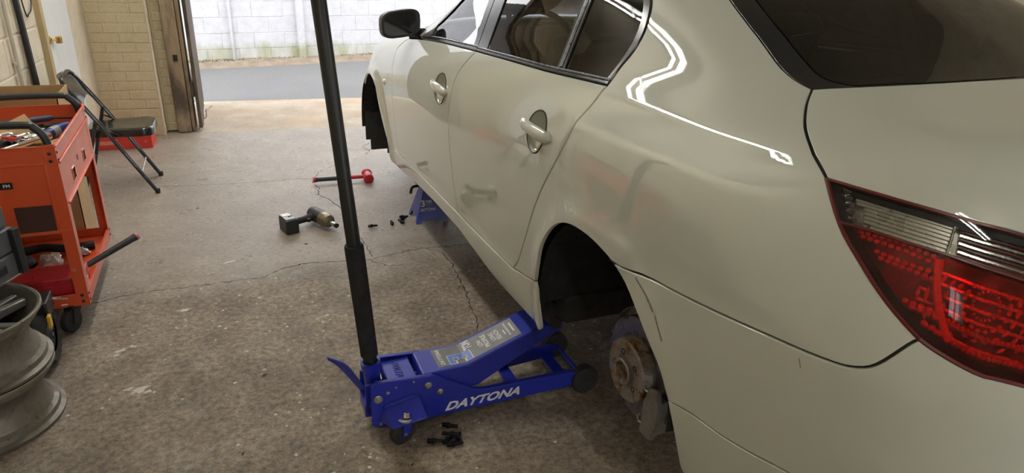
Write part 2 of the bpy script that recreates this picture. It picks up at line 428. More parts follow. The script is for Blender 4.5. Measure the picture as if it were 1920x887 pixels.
NET = [[[-0.0,4.84,0.2],[-0.0,4.84,0.22],[-0.0,4.84,0.28],[-0.0,4.84,0.36],[-0.0,4.84,0.5],[-0.0,4.82,0.6368],[-0.0,4.78,0.7525],[-0.0,4.7,0.829],[-0.0,4.6,0.8632],[-0.0,4.5,0.8882],[-0.0,4.4,0.8935],[-0.0,4.3,0.898],[-0.0,4.2,0.913]],
[[-0.45,4.82,0.2],[-0.5,4.82,0.21],[-0.52,4.82,0.28],[-0.53,4.81,0.36],[-0.53,4.8,0.5],[-0.53,4.76,0.6368],[-0.52,4.7,0.7525],[-0.48,4.6,0.834],[-0.4,4.5,0.8732],[-0.3,4.42,0.8982],[-0.2,4.34,0.9035],[-0.1,4.26,0.903],[-0.0,4.1,0.928]],
[[-0.62,4.5,0.19],[-0.76,4.55,0.2],[-0.8,4.58,0.27],[-0.82,4.58,0.36],[-0.83,4.57,0.5],[-0.81,4.54,0.6368],[-0.76,4.5,0.7525],[-0.68,4.42,0.844],[-0.58,4.34,0.8832],[-0.46,4.26,0.9082],[-0.3,4.18,0.9185],[-0.15,4.1,0.923],[-0.0,4.0,0.943]],
[[-0.7,4.28,0.155],[-0.872,4.28,0.165],[-0.88,4.28,0.225],[-0.9,4.28,0.36],[-0.917,4.28,0.5],[-0.907,4.28,0.6468],[-0.874,4.28,0.7725],[-0.812,4.28,0.869],[-0.7,4.28,0.9082],[-0.55,4.28,0.9332],[-0.38,4.28,0.9385],[-0.18,4.28,0.943],[-0.0,4.28,0.948]],
[[-0.7,3.98,0.155],[-0.872,3.98,0.165],[-0.885,3.98,0.225],[-0.91,3.98,0.36],[-0.93,3.98,0.52],[-0.924,3.98,0.6868],[-0.897,3.98,0.8175],[-0.842,3.98,0.914],[-0.74,3.98,0.9532],[-0.6,3.98,0.9732],[-0.4,3.98,0.9785],[-0.2,3.98,0.983],[-0.0,3.98,0.988]],
[[-0.7,3.65,0.155],[-0.872,3.65,0.165],[-0.885,3.65,0.225],[-0.905,3.65,0.36],[-0.917,3.65,0.54],[-0.917,3.65,0.7242],[-0.89,3.65,0.8642],[-0.835,3.65,0.9608],[-0.75,3.65,0.9943],[-0.62,3.65,1.0143],[-0.42,3.65,1.017],[-0.22,3.65,1.0231],[-0.0,3.65,1.0331]],
[[-0.7,3.32,0.155],[-0.872,3.32,0.165],[-0.888,3.32,0.225],[-0.903,3.32,0.36],[-0.917,3.32,0.55],[-0.92,3.32,0.7384],[-0.895,3.32,0.8861],[-0.85,3.32,0.9718],[-0.79,3.32,1.0138],[-0.7,3.32,1.0438],[-0.5,3.32,1.0565],[-0.25,3.32,1.0613],[-0.0,3.32,1.0613]],
[[-0.7,3.05,0.155],[-0.872,3.05,0.165],[-0.892,3.05,0.225],[-0.903,3.05,0.36],[-0.917,3.05,0.55],[-0.921,3.05,0.748],[-0.898,3.05,0.895],[-0.86,3.05,0.985],[-0.805,3.05,1.042],[-0.73,3.05,1.142],[-0.6,3.05,1.205],[-0.32,3.05,1.22],[-0.0,3.05,1.22]],
[[-0.7,2.7,0.155],[-0.872,2.7,0.165],[-0.894,2.7,0.225],[-0.903,2.7,0.36],[-0.917,2.7,0.55],[-0.922,2.7,0.758],[-0.9,2.7,0.9],[-0.863,2.7,0.99],[-0.815,2.7,1.052],[-0.74,2.7,1.202],[-0.645,2.7,1.355],[-0.42,2.7,1.415],[-0.0,2.7,1.43]],
[[-0.7,2.3,0.155],[-0.872,2.3,0.165],[-0.895,2.3,0.225],[-0.903,2.3,0.36],[-0.917,2.3,0.55],[-0.922,2.3,0.768],[-0.9,2.3,0.905],[-0.863,2.3,1.0],[-0.815,2.3,1.062],[-0.74,2.3,1.222],[-0.645,2.3,1.395],[-0.42,2.3,1.485],[-0.0,2.3,1.505]],
[[-0.7,1.95,0.155],[-0.872,1.95,0.165],[-0.894,1.95,0.225],[-0.902,1.95,0.36],[-0.917,1.95,0.56],[-0.922,1.95,0.778],[-0.898,1.95,0.915],[-0.86,1.95,1.01],[-0.812,1.95,1.072],[-0.735,1.95,1.232],[-0.645,1.95,1.395],[-0.42,1.95,1.485],[-0.0,1.95,1.505]],
[[-0.7,1.6,0.155],[-0.872,1.6,0.165],[-0.892,1.6,0.225],[-0.9,1.6,0.36],[-0.915,1.6,0.56],[-0.92,1.6,0.788],[-0.894,1.6,0.925],[-0.85,1.6,1.02],[-0.8,1.6,1.082],[-0.725,1.6,1.222],[-0.64,1.6,1.37],[-0.42,1.6,1.455],[-0.0,1.6,1.475]],
[[-0.7,1.3,0.155],[-0.872,1.3,0.165],[-0.888,1.3,0.225],[-0.897,1.3,0.36],[-0.912,1.3,0.57],[-0.916,1.3,0.798],[-0.888,1.3,0.935],[-0.838,1.3,1.012],[-0.775,1.3,1.092],[-0.71,1.3,1.202],[-0.62,1.3,1.315],[-0.42,1.3,1.38],[-0.0,1.3,1.4]],
[[-0.7,1.05,0.155],[-0.872,1.05,0.165],[-0.882,1.05,0.225],[-0.892,1.05,0.37],[-0.907,1.05,0.58],[-0.91,1.05,0.798],[-0.88,1.05,0.94],[-0.825,1.05,1.012],[-0.743,1.05,1.087],[-0.69,1.05,1.162],[-0.6,1.05,1.235],[-0.42,1.05,1.28],[-0.0,1.05,1.3]],
[[-0.7,0.8,0.155],[-0.862,0.8,0.17],[-0.88,0.8,0.23],[-0.884,0.8,0.38],[-0.898,0.8,0.59],[-0.9,0.8,0.798],[-0.866,0.8,0.94],[-0.808,0.8,1.007],[-0.726,0.8,1.067],[-0.66,0.8,1.107],[-0.56,0.8,1.135],[-0.4,0.8,1.16],[-0.0,0.8,1.175]],
[[-0.68,0.58,0.2],[-0.845,0.58,0.175],[-0.86,0.58,0.235],[-0.87,0.58,0.39],[-0.882,0.58,0.59],[-0.88,0.58,0.798],[-0.845,0.58,0.94],[-0.785,0.58,1.02],[-0.71,0.58,1.057],[-0.61,0.58,1.082],[-0.48,0.58,1.09],[-0.3,0.58,1.095],[-0.0,0.58,1.1]],
[[-0.65,0.38,0.21],[-0.81,0.38,0.185],[-0.83,0.38,0.245],[-0.845,0.38,0.4],[-0.855,0.38,0.59],[-0.845,0.38,0.798],[-0.805,0.38,0.945],[-0.745,0.38,1.03],[-0.67,0.38,1.064],[-0.56,0.38,1.087],[-0.42,0.38,1.093],[-0.25,0.38,1.095],[-0.0,0.42,1.1]],
[[-0.55,0.26,0.22],[-0.69,0.21,0.225],[-0.73,0.19,0.29],[-0.75,0.17,0.42],[-0.755,0.17,0.59],[-0.735,0.2,0.798],[-0.7,0.24,0.945],[-0.645,0.28,1.035],[-0.57,0.31,1.07],[-0.46,0.33,1.09],[-0.34,0.34,1.093],[-0.18,0.35,1.095],[-0.0,0.36,1.1]],
[[-0.4,0.15,0.22],[-0.5,0.1,0.225],[-0.53,0.07,0.29],[-0.545,0.055,0.42],[-0.55,0.06,0.59],[-0.54,0.1,0.798],[-0.515,0.14,0.945],[-0.48,0.18,1.04],[-0.42,0.21,1.074],[-0.33,0.24,1.09],[-0.23,0.26,1.093],[-0.12,0.275,1.093],[-0.0,0.285,1.096]],
[[-0.2,0.12,0.22],[-0.25,0.06,0.225],[-0.27,0.025,0.29],[-0.275,0.01,0.42],[-0.28,0.02,0.59],[-0.275,0.065,0.798],[-0.265,0.1,0.945],[-0.25,0.14,1.045],[-0.22,0.17,1.078],[-0.17,0.195,1.092],[-0.12,0.215,1.093],[-0.06,0.23,1.092],[-0.0,0.24,1.094]],
[[-0.0,0.11,0.22],[-0.0,0.05,0.225],[-0.0,0.012,0.29],[-0.0,0.0,0.42],[-0.0,0.01,0.59],[-0.0,0.055,0.798],[-0.0,0.09,0.945],[-0.0,0.13,1.046],[-0.0,0.16,1.079],[-0.0,0.185,1.092],[-0.0,0.205,1.093],[-0.0,0.215,1.092],[-0.0,0.225,1.094]]]
CURVES = {"bgap":[[9.141,7.388],[9.111,7.264],[9.081,7.14],[9.047,6.998],[9.005,6.825],[8.959,6.634],[8.917,6.448],[8.882,6.281],[8.852,6.119],[8.827,5.939],[8.81,5.719],[8.797,5.481],[8.787,5.27],[8.776,5.115],[8.766,4.988],[8.764,4.846],[8.773,4.679],[8.789,4.499],[8.808,4.298],[8.827,4.073],[8.85,3.829],[8.876,3.577],[8.909,3.319],[8.946,3.053],[8.983,2.788]],
"fgap":[[6.026,7.151],[5.916,6.983],[5.806,6.815],[5.716,6.659],[5.651,6.529],[5.606,6.41],[5.576,6.273],[5.565,6.104],[5.57,5.915],[5.581,5.72],[5.599,5.516],[5.623,5.305],[5.644,5.106],[5.656,4.939],[5.665,4.784],[5.674,4.602],[5.678,4.37],[5.682,4.111],[5.698,3.851],[5.724,3.581],[5.762,3.31],[5.828,3.093],[5.936,2.968],[6.073,2.896],[6.209,2.825]],
"cgap":[[12.09,7.356],[12.068,7.102],[12.045,6.847],[12.022,6.618],[11.997,6.432],[11.971,6.272],[11.945,6.109],[11.922,5.934],[11.899,5.758],[11.865,5.583],[11.817,5.409],[11.758,5.238],[11.693,5.07],[11.62,4.911],[11.54,4.756],[11.461,4.598],[11.387,4.439],[11.314,4.277],[11.241,4.105],[11.166,3.911],[11.091,3.707],[11.022,3.518],[10.963,3.354],[10.91,3.205],[10.86,3.073],[10.81,2.962],[10.763,2.868],[10.715,2.774]],
"sill_ff":[[5.13,3.109],[5.251,2.998],[5.371,2.888],[5.524,2.812],[5.731,2.793],[5.97,2.809],[6.209,2.825]],
"sill_f":[[6.209,2.825],[6.702,2.823],[7.194,2.821],[7.67,2.817],[8.119,2.809],[8.551,2.798],[8.983,2.788]],
"sill_r":[[8.983,2.788],[9.294,2.781],[9.605,2.773],[9.903,2.769],[10.182,2.769],[10.449,2.771],[10.715,2.774]],
"sill_q":[[10.715,2.774],[10.78,2.798],[10.846,2.822],[10.91,2.843],[10.967,2.855],[11.022,2.864],[11.093,2.888],[11.189,2.938],[11.301,3.003],[11.413,3.068]],
"arch_low":[[11.413,3.068],[11.446,2.893],[11.477,2.678],[11.51,2.32],[11.529,1.972],[11.511,1.791],[11.48,1.66]],
"arch_q":[[11.413,3.068],[11.439,3.204],[11.465,3.339],[11.492,3.468],[11.518,3.588],[11.545,3.703],[11.583,3.812],[11.636,3.922],[11.699,4.027],[11.764,4.118],[11.827,4.191],[11.891,4.25],[11.959,4.3],[12.033,4.341],[12.111,4.373],[12.192,4.397],[12.274,4.413],[12.359,4.42],[12.448,4.422],[12.54,4.42],[12.636,4.412],[12.729,4.399],[12.824,4.38],[12.916,4.356],[12.995,4.334],[13.053,4.317],[13.098,4.302],[13.143,4.287]],
"arch_b":[[13.143,4.287],[13.228,4.236],[13.312,4.184],[13.394,4.122],[13.473,4.042],[13.548,3.95],[13.622,3.859],[13.693,3.771],[13.763,3.682],[13.833,3.593],[13.906,3.508],[13.98,3.422],[14.048,3.328],[14.105,3.219],[14.156,3.102],[14.208,2.986]],
"arch_v":[[14.208,2.986],[14.242,2.853],[14.277,2.72],[14.308,2.57],[14.334,2.41],[14.356,2.232],[14.376,1.996],[14.395,1.669],[14.413,1.285],[14.43,0.9]],
"bump":[[13.143,4.287],[13.23,4.288],[13.328,4.294],[13.453,4.314],[13.601,4.335],[13.779,4.339],[13.973,4.341],[14.175,4.354],[14.373,4.371],[14.534,4.385],[14.723,4.404],[15.043,4.435],[15.357,4.464],[15.534,4.475],[15.66,4.48],[15.781,4.487],[15.885,4.494],[15.979,4.5],[16.062,4.511],[16.137,4.533],[16.201,4.561],[16.247,4.592],[16.287,4.631],[16.333,4.69],[16.379,4.758],[16.425,4.829],[16.467,4.894],[16.501,4.938],[16.531,4.974]],
"light_a":[[15.301,6.626],[15.385,6.451],[15.469,6.28],[15.553,6.118],[15.636,5.971],[15.716,5.849],[15.795,5.744],[15.869,5.653],[15.942,5.567],[16.02,5.474],[16.096,5.384],[16.169,5.304],[16.241,5.23],[16.315,5.16],[16.389,5.094],[16.46,5.033],[16.531,4.974]],
"light_b":[[16.531,4.974],[16.585,4.944],[16.639,4.916],[16.692,4.892],[16.747,4.868],[16.807,4.843],[16.87,4.819],[16.935,4.796],[17.006,4.778],[17.057,4.777],[17.181,4.764],[17.507,4.7],[17.9,4.62]],
"light_up":[[15.301,6.626],[15.486,6.602],[15.672,6.576],[15.871,6.542],[16.061,6.507],[16.219,6.476],[16.361,6.444],[16.498,6.407],[16.627,6.372],[16.746,6.343],[16.859,6.316],[16.925,6.302],[17.066,6.258],[17.444,6.12],[17.9,5.95]],
"light_mid":[[15.63,5.988],[15.744,5.99],[15.87,5.987],[16.037,5.967],[16.215,5.941],[16.386,5.917],[16.55,5.887],[16.702,5.847],[16.848,5.804],[16.96,5.777],[17.131,5.727],[17.485,5.605],[17.9,5.46]],
"lid":[[14.226,9.17],[14.253,9.066],[14.28,8.961],[14.31,8.853],[14.341,8.742],[14.375,8.627],[14.416,8.496],[14.47,8.335],[14.531,8.158],[14.592,7.994],[14.651,7.853],[14.71,7.724],[14.766,7.606],[14.818,7.501],[14.866,7.407],[14.912,7.315],[14.952,7.233],[14.99,7.154],[15.042,7.056],[15.119,6.925],[15.21,6.775],[15.301,6.626]],
"rwbot":[[14.226,9.17],[14.29,9.385],[14.353,9.601],[14.412,9.83],[14.466,10.089],[14.516,10.362],[14.557,10.617],[14.587,10.841],[14.608,11.047],[14.626,11.233],[14.642,11.398],[14.654,11.544],[14.665,11.677],[14.674,11.793],[14.682,11.897],[14.69,12.0]],
"rwleft":[[14.226,9.17],[14.129,9.206],[14.029,9.252],[13.914,9.327],[13.8,9.414],[13.709,9.498],[13.607,9.595],[13.476,9.716],[13.29,9.858],[12.995,10.031],[12.664,10.208],[12.359,10.355],[12.051,10.498],[11.732,10.656],[11.408,10.817]],
"rwin_l":[[14.351,9.839],[14.305,9.798],[14.257,9.761],[14.207,9.734],[14.151,9.723],[14.087,9.738],[14.017,9.774],[13.958,9.823],[13.863,9.903],[13.681,10.045],[13.441,10.207],[13.141,10.353],[12.816,10.492],[12.505,10.613],[12.195,10.729]],
"rwin_b":[[14.351,9.839],[14.441,10.273],[14.518,10.678],[14.561,11.003],[14.586,11.279],[14.601,11.514],[14.61,11.73]],
"belt_f":[[6.026,7.151],[6.31,7.186],[6.593,7.22],[6.897,7.257],[7.232,7.3],[7.588,7.345],[7.958,7.378],[8.343,7.39],[8.742,7.389],[9.141,7.388]],
"belt_r":[[9.141,7.388],[9.487,7.369],[9.833,7.351],[10.155,7.333],[10.442,7.312],[10.705,7.292],[10.949,7.282],[11.173,7.289],[11.378,7.306],[11.571,7.322],[11.752,7.334],[11.921,7.345],[12.09,7.356]],
"trim_q":[[12.09,7.356],[12.089,7.55],[12.088,7.744],[12.092,7.924],[12.105,8.082],[12.122,8.226],[12.133,8.372],[12.135,8.527],[12.129,8.685],[12.115,8.837],[12.088,8.987],[12.051,9.132],[12.014,9.257],[11.98,9.352],[11.945,9.428],[11.904,9.502],[11.854,9.583],[11.797,9.663],[11.737,9.735],[11.675,9.795],[11.609,9.846],[11.543,9.898]],
"trim_a":[[6.897,7.257],[6.936,7.481],[7.02,7.75],[7.236,8.156],[7.5,8.6],[7.755,9.028],[8.0,9.4],[8.206,9.625],[8.4,9.8]],
"bup":[[9.141,7.388],[9.109,7.62],[9.076,7.866],[9.038,8.161],[9.001,8.458],[8.973,8.712],[8.947,8.947],[8.918,9.168],[8.889,9.383]],
"gl_f_l":[[7.291,7.762],[7.27,7.898],[7.265,8.06],[7.287,8.299],[7.367,8.563],[7.565,8.82],[7.799,9.055],[7.996,9.235],[8.188,9.395]],
"gl_f_b":[[7.366,7.644],[7.817,7.67],[8.249,7.682],[8.624,7.654],[8.981,7.613]],
"gl_f_r":[[8.964,7.655],[8.906,8.022],[8.853,8.371],[8.812,8.675],[8.775,8.947],[8.734,9.181],[8.692,9.4]],
"gl_r_l":[[9.389,7.65],[9.346,8.007],[9.305,8.352],[9.274,8.671],[9.244,8.954],[9.204,9.173],[9.162,9.37]],
"gl_r_b":[[9.405,7.61],[9.746,7.6],[10.067,7.587],[10.333,7.567],[10.579,7.545],[10.83,7.528],[11.08,7.513]],
"gl_r_r":[[11.08,7.513],[11.039,7.862],[10.997,8.236],[10.947,8.716],[10.901,9.15],[10.873,9.361],[10.85,9.503]],
"gl_q_l":[[11.243,7.528],[11.198,7.908],[11.152,8.302],[11.101,8.77],[11.052,9.186],[11.017,9.395],[10.986,9.537]],
"gl_q_b":[[11.248,7.511],[11.457,7.505],[11.658,7.498],[11.834,7.492],[12.001,7.487]],
"gl_q_r":[[12.001,7.487],[12.015,7.815],[12.027,8.124],[12.035,8.376],[12.029,8.604],[12.002,8.835],[11.954,9.054],[11.878,9.267],[11.797,9.448],[11.731,9.554],[11.669,9.634]],
"valance":[[14.208,2.986],[14.299,2.982],[14.424,2.98],[14.647,2.979],[14.909,2.986],[15.178,3.016],[15.428,3.051],[15.571,3.076],[15.754,3.094],[16.135,3.103],[16.6,3.1],[17.003,3.078],[17.6,3.05],[18.713,3.025],[20.0,3.0]],
"farch":[[5.13,3.109],[5.06,3.632],[4.939,4.028],[4.776,4.38],[4.579,4.683],[4.355,4.928],[4.111,5.096],[3.856,5.164],[3.6,5.114],[3.355,4.943],[3.135,4.657],[2.955,4.271],[2.825,3.799],[2.747,3.256],[2.722,2.638]],
"farch_low":[[5.13,3.109],[5.141,2.808],[5.152,2.538],[5.157,2.353],[5.167,2.214],[5.191,2.1],[5.22,2.0]],
"scuff_a":[[13.558,4.277],[13.647,4.212],[13.731,4.145],[13.802,4.07],[13.869,3.993]],
"scuff_b":[[13.903,3.963],[13.949,3.882],[13.991,3.808],[14.019,3.756],[14.042,3.712]],
"scuff_c":[[15.669,4.401],[15.685,4.359],[15.7,4.316]],
"dots_a":[[15.824,5.944],[15.896,5.941],[15.968,5.939],[16.039,5.937],[16.11,5.932],[16.179,5.923],[16.245,5.909],[16.311,5.89],[16.375,5.87],[16.438,5.848],[16.503,5.828]],
"dots_b":[[15.858,5.883],[15.928,5.875],[15.997,5.867],[16.067,5.859],[16.135,5.85],[16.2,5.839],[16.261,5.826],[16.32,5.81],[16.377,5.793],[16.434,5.776],[16.491,5.76]],
"dots_c":[[16.017,5.745],[16.07,5.735],[16.123,5.724],[16.177,5.714],[16.228,5.704],[16.277,5.695],[16.323,5.687],[16.367,5.679],[16.408,5.672],[16.45,5.665],[16.492,5.658]],
"dots_d":[[16.069,5.675],[16.114,5.666],[16.159,5.657],[16.204,5.648],[16.248,5.639],[16.293,5.63],[16.336,5.621],[16.379,5.613],[16.422,5.604],[16.464,5.596],[16.507,5.587]],
"dots_e":[[16.358,5.291],[16.395,5.285],[16.432,5.28],[16.469,5.274],[16.509,5.27],[16.549,5.265],[16.59,5.26]],
"dots_f":[[16.418,5.242],[16.451,5.238],[16.484,5.234],[16.517,5.228],[16.547,5.22],[16.577,5.21],[16.607,5.2]],
"dots_g":[[16.534,5.118],[16.567,5.106],[16.599,5.093],[16.63,5.076],[16.66,5.057]],
"dots_h":[[16.749,4.962],[16.768,4.951],[16.787,4.941],[16.806,4.93],[16.826,4.92],[16.846,4.911],[16.866,4.901],[16.886,4.892],[16.908,4.884],[16.931,4.876],[16.957,4.87],[16.989,4.864],[17.026,4.86],[17.064,4.857],[17.101,4.855],[17.132,4.853],[17.157,4.851],[17.179,4.85],[17.198,4.85],[17.216,4.85],[17.236,4.849]],
"lamp_bar":[[16.51,5.821],[16.516,5.768],[16.521,5.715],[16.529,5.654],[16.542,5.575],[16.559,5.488],[16.577,5.407],[16.597,5.338],[16.618,5.275],[16.641,5.211],[16.667,5.144],[16.695,5.076],[16.723,5.007]],
"lamp_div":[[16.542,6.278],[16.546,6.214],[16.549,6.15],[16.551,6.087],[16.552,6.023],[16.552,5.958],[16.552,5.894]],
"swirl_c":[[16.947,5.4],[16.949,5.397]]}
# ================================================================== THE SETTING
RO, RZ = Vector((-2.70, 6.02, 0)), radians(-5.1)       # garage corner and the garage's turn against the car
def room(o): o.location = RO; o.rotation_euler = (0, 0, RZ); return o
def struct(name, mb, m, **k):
    o = room(mb.build(name, m, **k)); o['kind'] = 'structure'; return o
SW, TB, ZC = 5.7, -9.6, 3.3
struct('floor_yard', MB().box((3, TB - 4.05, -.11), (16, 8, .2)), M['apron'])
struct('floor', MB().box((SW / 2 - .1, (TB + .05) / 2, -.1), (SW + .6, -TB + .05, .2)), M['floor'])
struct('ceiling', MB().box((SW / 2, TB / 2, ZC + .06), (SW + .6, -TB + .6, .12)), M['ceiling'])
struct('wall_right', MB().box((SW + .1, TB / 2, ZC / 2), (.2, -TB, ZC)), M['wallpaint'])
wb = MB(); wb.box((1.6, TB - .1, ZC / 2), (3.6, .2, ZC)); wb.box((4.5, TB - .1, 3.05), (2.2, .2, .5)); wb.box((5.75, TB - .1, ZC / 2), (.3, .2, ZC))  # opening at the right added to let fill daylight onto the car's rear
struct('wall_back', wb, M['wallpaint'])
wf = MB()
wf.box((SW / 2, .2, 3.05), (SW + .4, .3, .5)); wf.box((5.35, .2, 1.4), (.9, .3, 2.8))
wf.box((.20, .174, 1.4), (.46, .34, 2.8)); wf.box((.46, .29, 1.4), (.14, .28, 2.8))
wfo = struct('wall_front', wf, M['brick_mortar'])

def masonry_pieces(parent, name, m, frame, u0, u1, z0, z1, bl, bh, joint, depth, seed, skip=None, bond=.5, wob=.0015, bev=.004):
    """single bricks or blocks laid on a wall face; frame(u, z) -> matrix in the parent's space"""
    rnd = random.Random(seed); cache = {}
    nrow = int(round((z1 - z0) / bh))
    for r in range(nrow):
        z = z0 + r * bh; u = u0 - (bl * bond if r % 2 else 0)
        while u < u1 - .01:
            a, b = max(u, u0), min(u + bl, u1); u += bl
            if b - a < .03: continue
            if skip and skip((a + b) / 2, z + bh / 2): continue
            key = round(b - a, 3)
            if key not in cache:
                cache[key] = []
                for var in range(3):
                    mb = MB(); L, H, d = key - joint, bh - joint, depth; e = bev
                    j = lambda: rnd.uniform(-1, 1) * .0018
                    fr = [(-L / 2 + j(), 0, -H / 2 + j()), (L / 2 + j(), 0, -H / 2 + j()), (L / 2 + j(), 0, H / 2 + j()), (-L / 2 + j(), 0, H / 2 + j())]
                    inn = [(x * (1 - 2 * e / L), -d, z_ * (1 - 2 * e / H)) for x, y, z_ in fr]
                    fr2 = [(x, -d + e, z_) for x, y, z_ in fr]
                    mb.add(fr + fr2 + inn, [(0, 1, 5, 4), (1, 2, 6, 5), (2, 3, 7, 6), (3, 0, 4, 7), (4, 5, 9, 8), (5, 6, 10, 9), (6, 7, 11, 10), (7, 4, 8, 11), (8, 9, 10, 11)])
                    me = bpy.data.meshes.new(name); me.from_pydata([tuple(v) for v in mb.v], [], mb.f); me.materials.append(m); cache[key].append(me)
            o = link(name, rnd.choice(cache[key]), parent)
            mt = frame((a + b) / 2, z + bh / 2)
            o.matrix_local = mt @ Matrix.Translation((0, rnd.uniform(-wob, wob), 0)) @ Matrix.Rotation(rnd.uniform(-.006, .006), 4, 'Y')

# pier beside the opening, painted brick
masonry_pieces(wfo, 'brick', M['brick'], lambda u, z: Matrix.Translation((u, .0355, z)), 0.0, .425, 0, 1.5, .213, .075, .0045, .035, 3)
masonry_pieces(wfo, 'brick', M['brick'], lambda u, z: Matrix.Translation((u, .176, z)), .44, .53, 0, 1.5, .09, .075, .007, .03, 4)
tr = MB(); tr.tube([(.432, .008, z) for z in np.linspace(0, 2.8, 40)], [.011 + .002 * sin(i * 2.3) for i in range(40)], 8)
struct('trim_1', tr, M['cmu'])

# left wall of painted concrete block, a narrow white door near the corner
WT0, WT1, WZ0, WZ1 = -9.25, -8.45, 1.45, 2.15                 # a small window behind the camera
wlft = MB(); wlft.box((-.104, WT1 / 2, ZC / 2), (.2, -WT1, ZC)); wlft.box((-.104, (TB + WT0) / 2, ZC / 2), (.2, WT0 - TB, ZC))
wlft.box((-.104, (WT0 + WT1) / 2, WZ0 / 2), (.2, WT1 - WT0, WZ0)); wlft.box((-.104, (WT0 + WT1) / 2, (ZC + WZ1) / 2), (.2, WT1 - WT0, ZC - WZ1))
wlo = struct('wall_left', wlft, M['cmu_mortar'])
masonry_pieces(wlo, 'concrete_block', M['cmu'], lambda u, z: Matrix.Translation((-.027, u, z)) @ Matrix.Rotation(pi / 2, 4, 'Z'), -4.2, -1.11, 0, 1.8, .41, .2, .007, .027, 5, bev=.006)
wf1 = MB()
for t in (WT0, (WT0 + WT1) / 2, WT1): wf1.box((-.10, t, (WZ0 + WZ1) / 2), (.05, .04, WZ1 - WZ0))
for z in (WZ0, WZ1): wf1.box((-.10, (WT0 + WT1) / 2, z), (.05, WT1 - WT0, .04))
struct('window_1', wf1, M['doorwhite'], bevel=.003)
pl = MB(); pl.box((-.01, -.2, ZC / 2), (.03, .44, ZC)); pl.box((-.01, -.76, (ZC + 2.05) / 2), (.03, .70, ZC - 2.05))
struct('trim_2', pl, M['cmu'])
dr = MB(); dr.box((-.004, -.745, 1.0), (.034, .585, 2.0))
do_ = struct('door_1', dr, M['doorwhite'], bevel=.002)
cs = MB(); cs.box((.008, -1.078, 1.0), (.045, .055, 2.06))
struct('trim_3', cs, M['tanwood'], bevel=.003)
stp = MB(); stp.box((.006, -1.425, 1.1), (.02, .035, 2.2)); struct('trim_4', stp, M['tanwood'], bevel=.002)
# brass hasp on the door edge
hs = room(empty('door_hasp')); 
def room_at(name, s, t, z, rz=0.0):
    p = RO + Matrix.Rotation(RZ, 3, 'Z') @ Vector((s, t, 0)); return empty(name, (p.x, p.y, z), RZ + rz)
bpy.data.objects.remove(hs)
hs = tag(room_at('door_hasp', .012, -.99, .90), 'small brass hasp on the edge of the narrow white door', 'hasp')
h = MB(); h.box((.006, -.02, 0), (.006, .04, .05)); h.build('hinge_plate', M['brass'], hs, bevel=.001)
h = MB(); h.bar((.012, 0, .004), (.03, .055, -.006), .008, .02); h.box((.035, .075, -.008), (.03, .035, .042)); h.build('clasp', M['brass'], hs, bevel=.002)
# electrical conduit and cables
cd = tag(room_at('wall_conduit', .02, -1.66, 0), 'thin pale conduit running up the block wall left of the cable', 'conduit')
c = MB(); c.tube([(0, 0, z) for z in (0.02, .6, 1.2, 2.2)], .011, 10); c.build('pipe', M['conduit'], cd)
for z in (.5, .86, 1.5):
    c = MB(); c.box((-.006, 0, z), (.014, .05, .018)); c.build('strap', M['conduit'], cd, bevel=.002)
cb = tag(room_at('power_cable', .02, -1.475, 0), 'thick black cable hanging down the block wall beside a tan strip', 'cable')
c = MB(); c.tube([(.004 + .006 * sin(z * 3), .012 * sin(z * 2.1), z) for z in np.linspace(.25, 2.4, 30)], .017, 8); c.build('cable_sheath', M['cable'], cb)
lp = MB(); R0 = lambda t, z: (RO + Matrix.Rotation(RZ, 3, 'Z') @ Vector((.012, t, z)))
pth = [R0(-1.36, 1.6), R0(-1.345, 1.25), R0(-1.325, 1.12), R0(-1.30, 1.075), R0(-1.27, 1.085), R0(-1.22, 1.10), R0(-1.19, 1.13), R0(-1.17, 1.2), R0(-1.165, 1.6)]
def smooth_path(P, n=6):
    P = [Vector(p) for p in P]; Q = [P[0] * 2 - P[1]] + P + [P[-1] * 2 - P[-2]]; out = []
    for i in range(1, len(Q) - 2):
        for k in range(n):
            t = k / n; a, b, c_, d = Q[i - 1:i + 3]
            out.append(.5 * ((2 * b) + (-a + c_) * t + (2 * a - 5 * b + 4 * c_ - d) * t * t + (-a + 3 * b - 3 * c_ + d) * t ** 3))
    return out + [P[-1]]
lp.tube(smooth_path(pth), .004, 6)
tag(lp.build('wire_loop', M['cable']), 'thin black wire loop hanging on the block wall above the cart', 'wire')

# jamb and the old folding door leaf
jm = MB(); jm.box((.575, .13, 1.4), (.105, .11, 2.8)); jm.box((.645, .17, 1.4), (.03, .12, 2.8))
struct('trim_5', jm, M['oldwood'], bevel=.004)
lt = tag(room_at('jamb_latch', .585, .07, .62), 'small dark latch plate on the worn jamb', 'latch')
l_ = MB(); l_.box((0, 0, 0), (.035, .015, .05)); l_.build('plate', M['blackmetal'], lt, bevel=.003)
l_ = MB(); l_.cyl((0, -.008, 0), (0, -.02, 0), .009); l_.build('stud', M['blackmetal'], lt)
leaf = room_at('door_2', 0, 0, 0); leaf['kind'] = 'structure'
for k in range(9):
    b = MB(); rnd = random.Random(k)
    b.box((0, 0, 0), (.028, .118, 2.55)); o = b.build('door_plank', M['darkwood'], leaf, bevel=.004)
    o.location = (.700 - .011 * k + rnd.uniform(-.003, .003), .16 + k * .125, 1.30); o.rotation_euler = (rnd.uniform(-.004, .004), 0, rnd.uniform(-.02, .02))
for z in (.35, 1.2, 2.2):
    b = MB(); b.bar((.672, .11, z), (.58, 1.2, z), .03, .12); b.build('door_batten', M['darkwood'], leaf, bevel=.003)
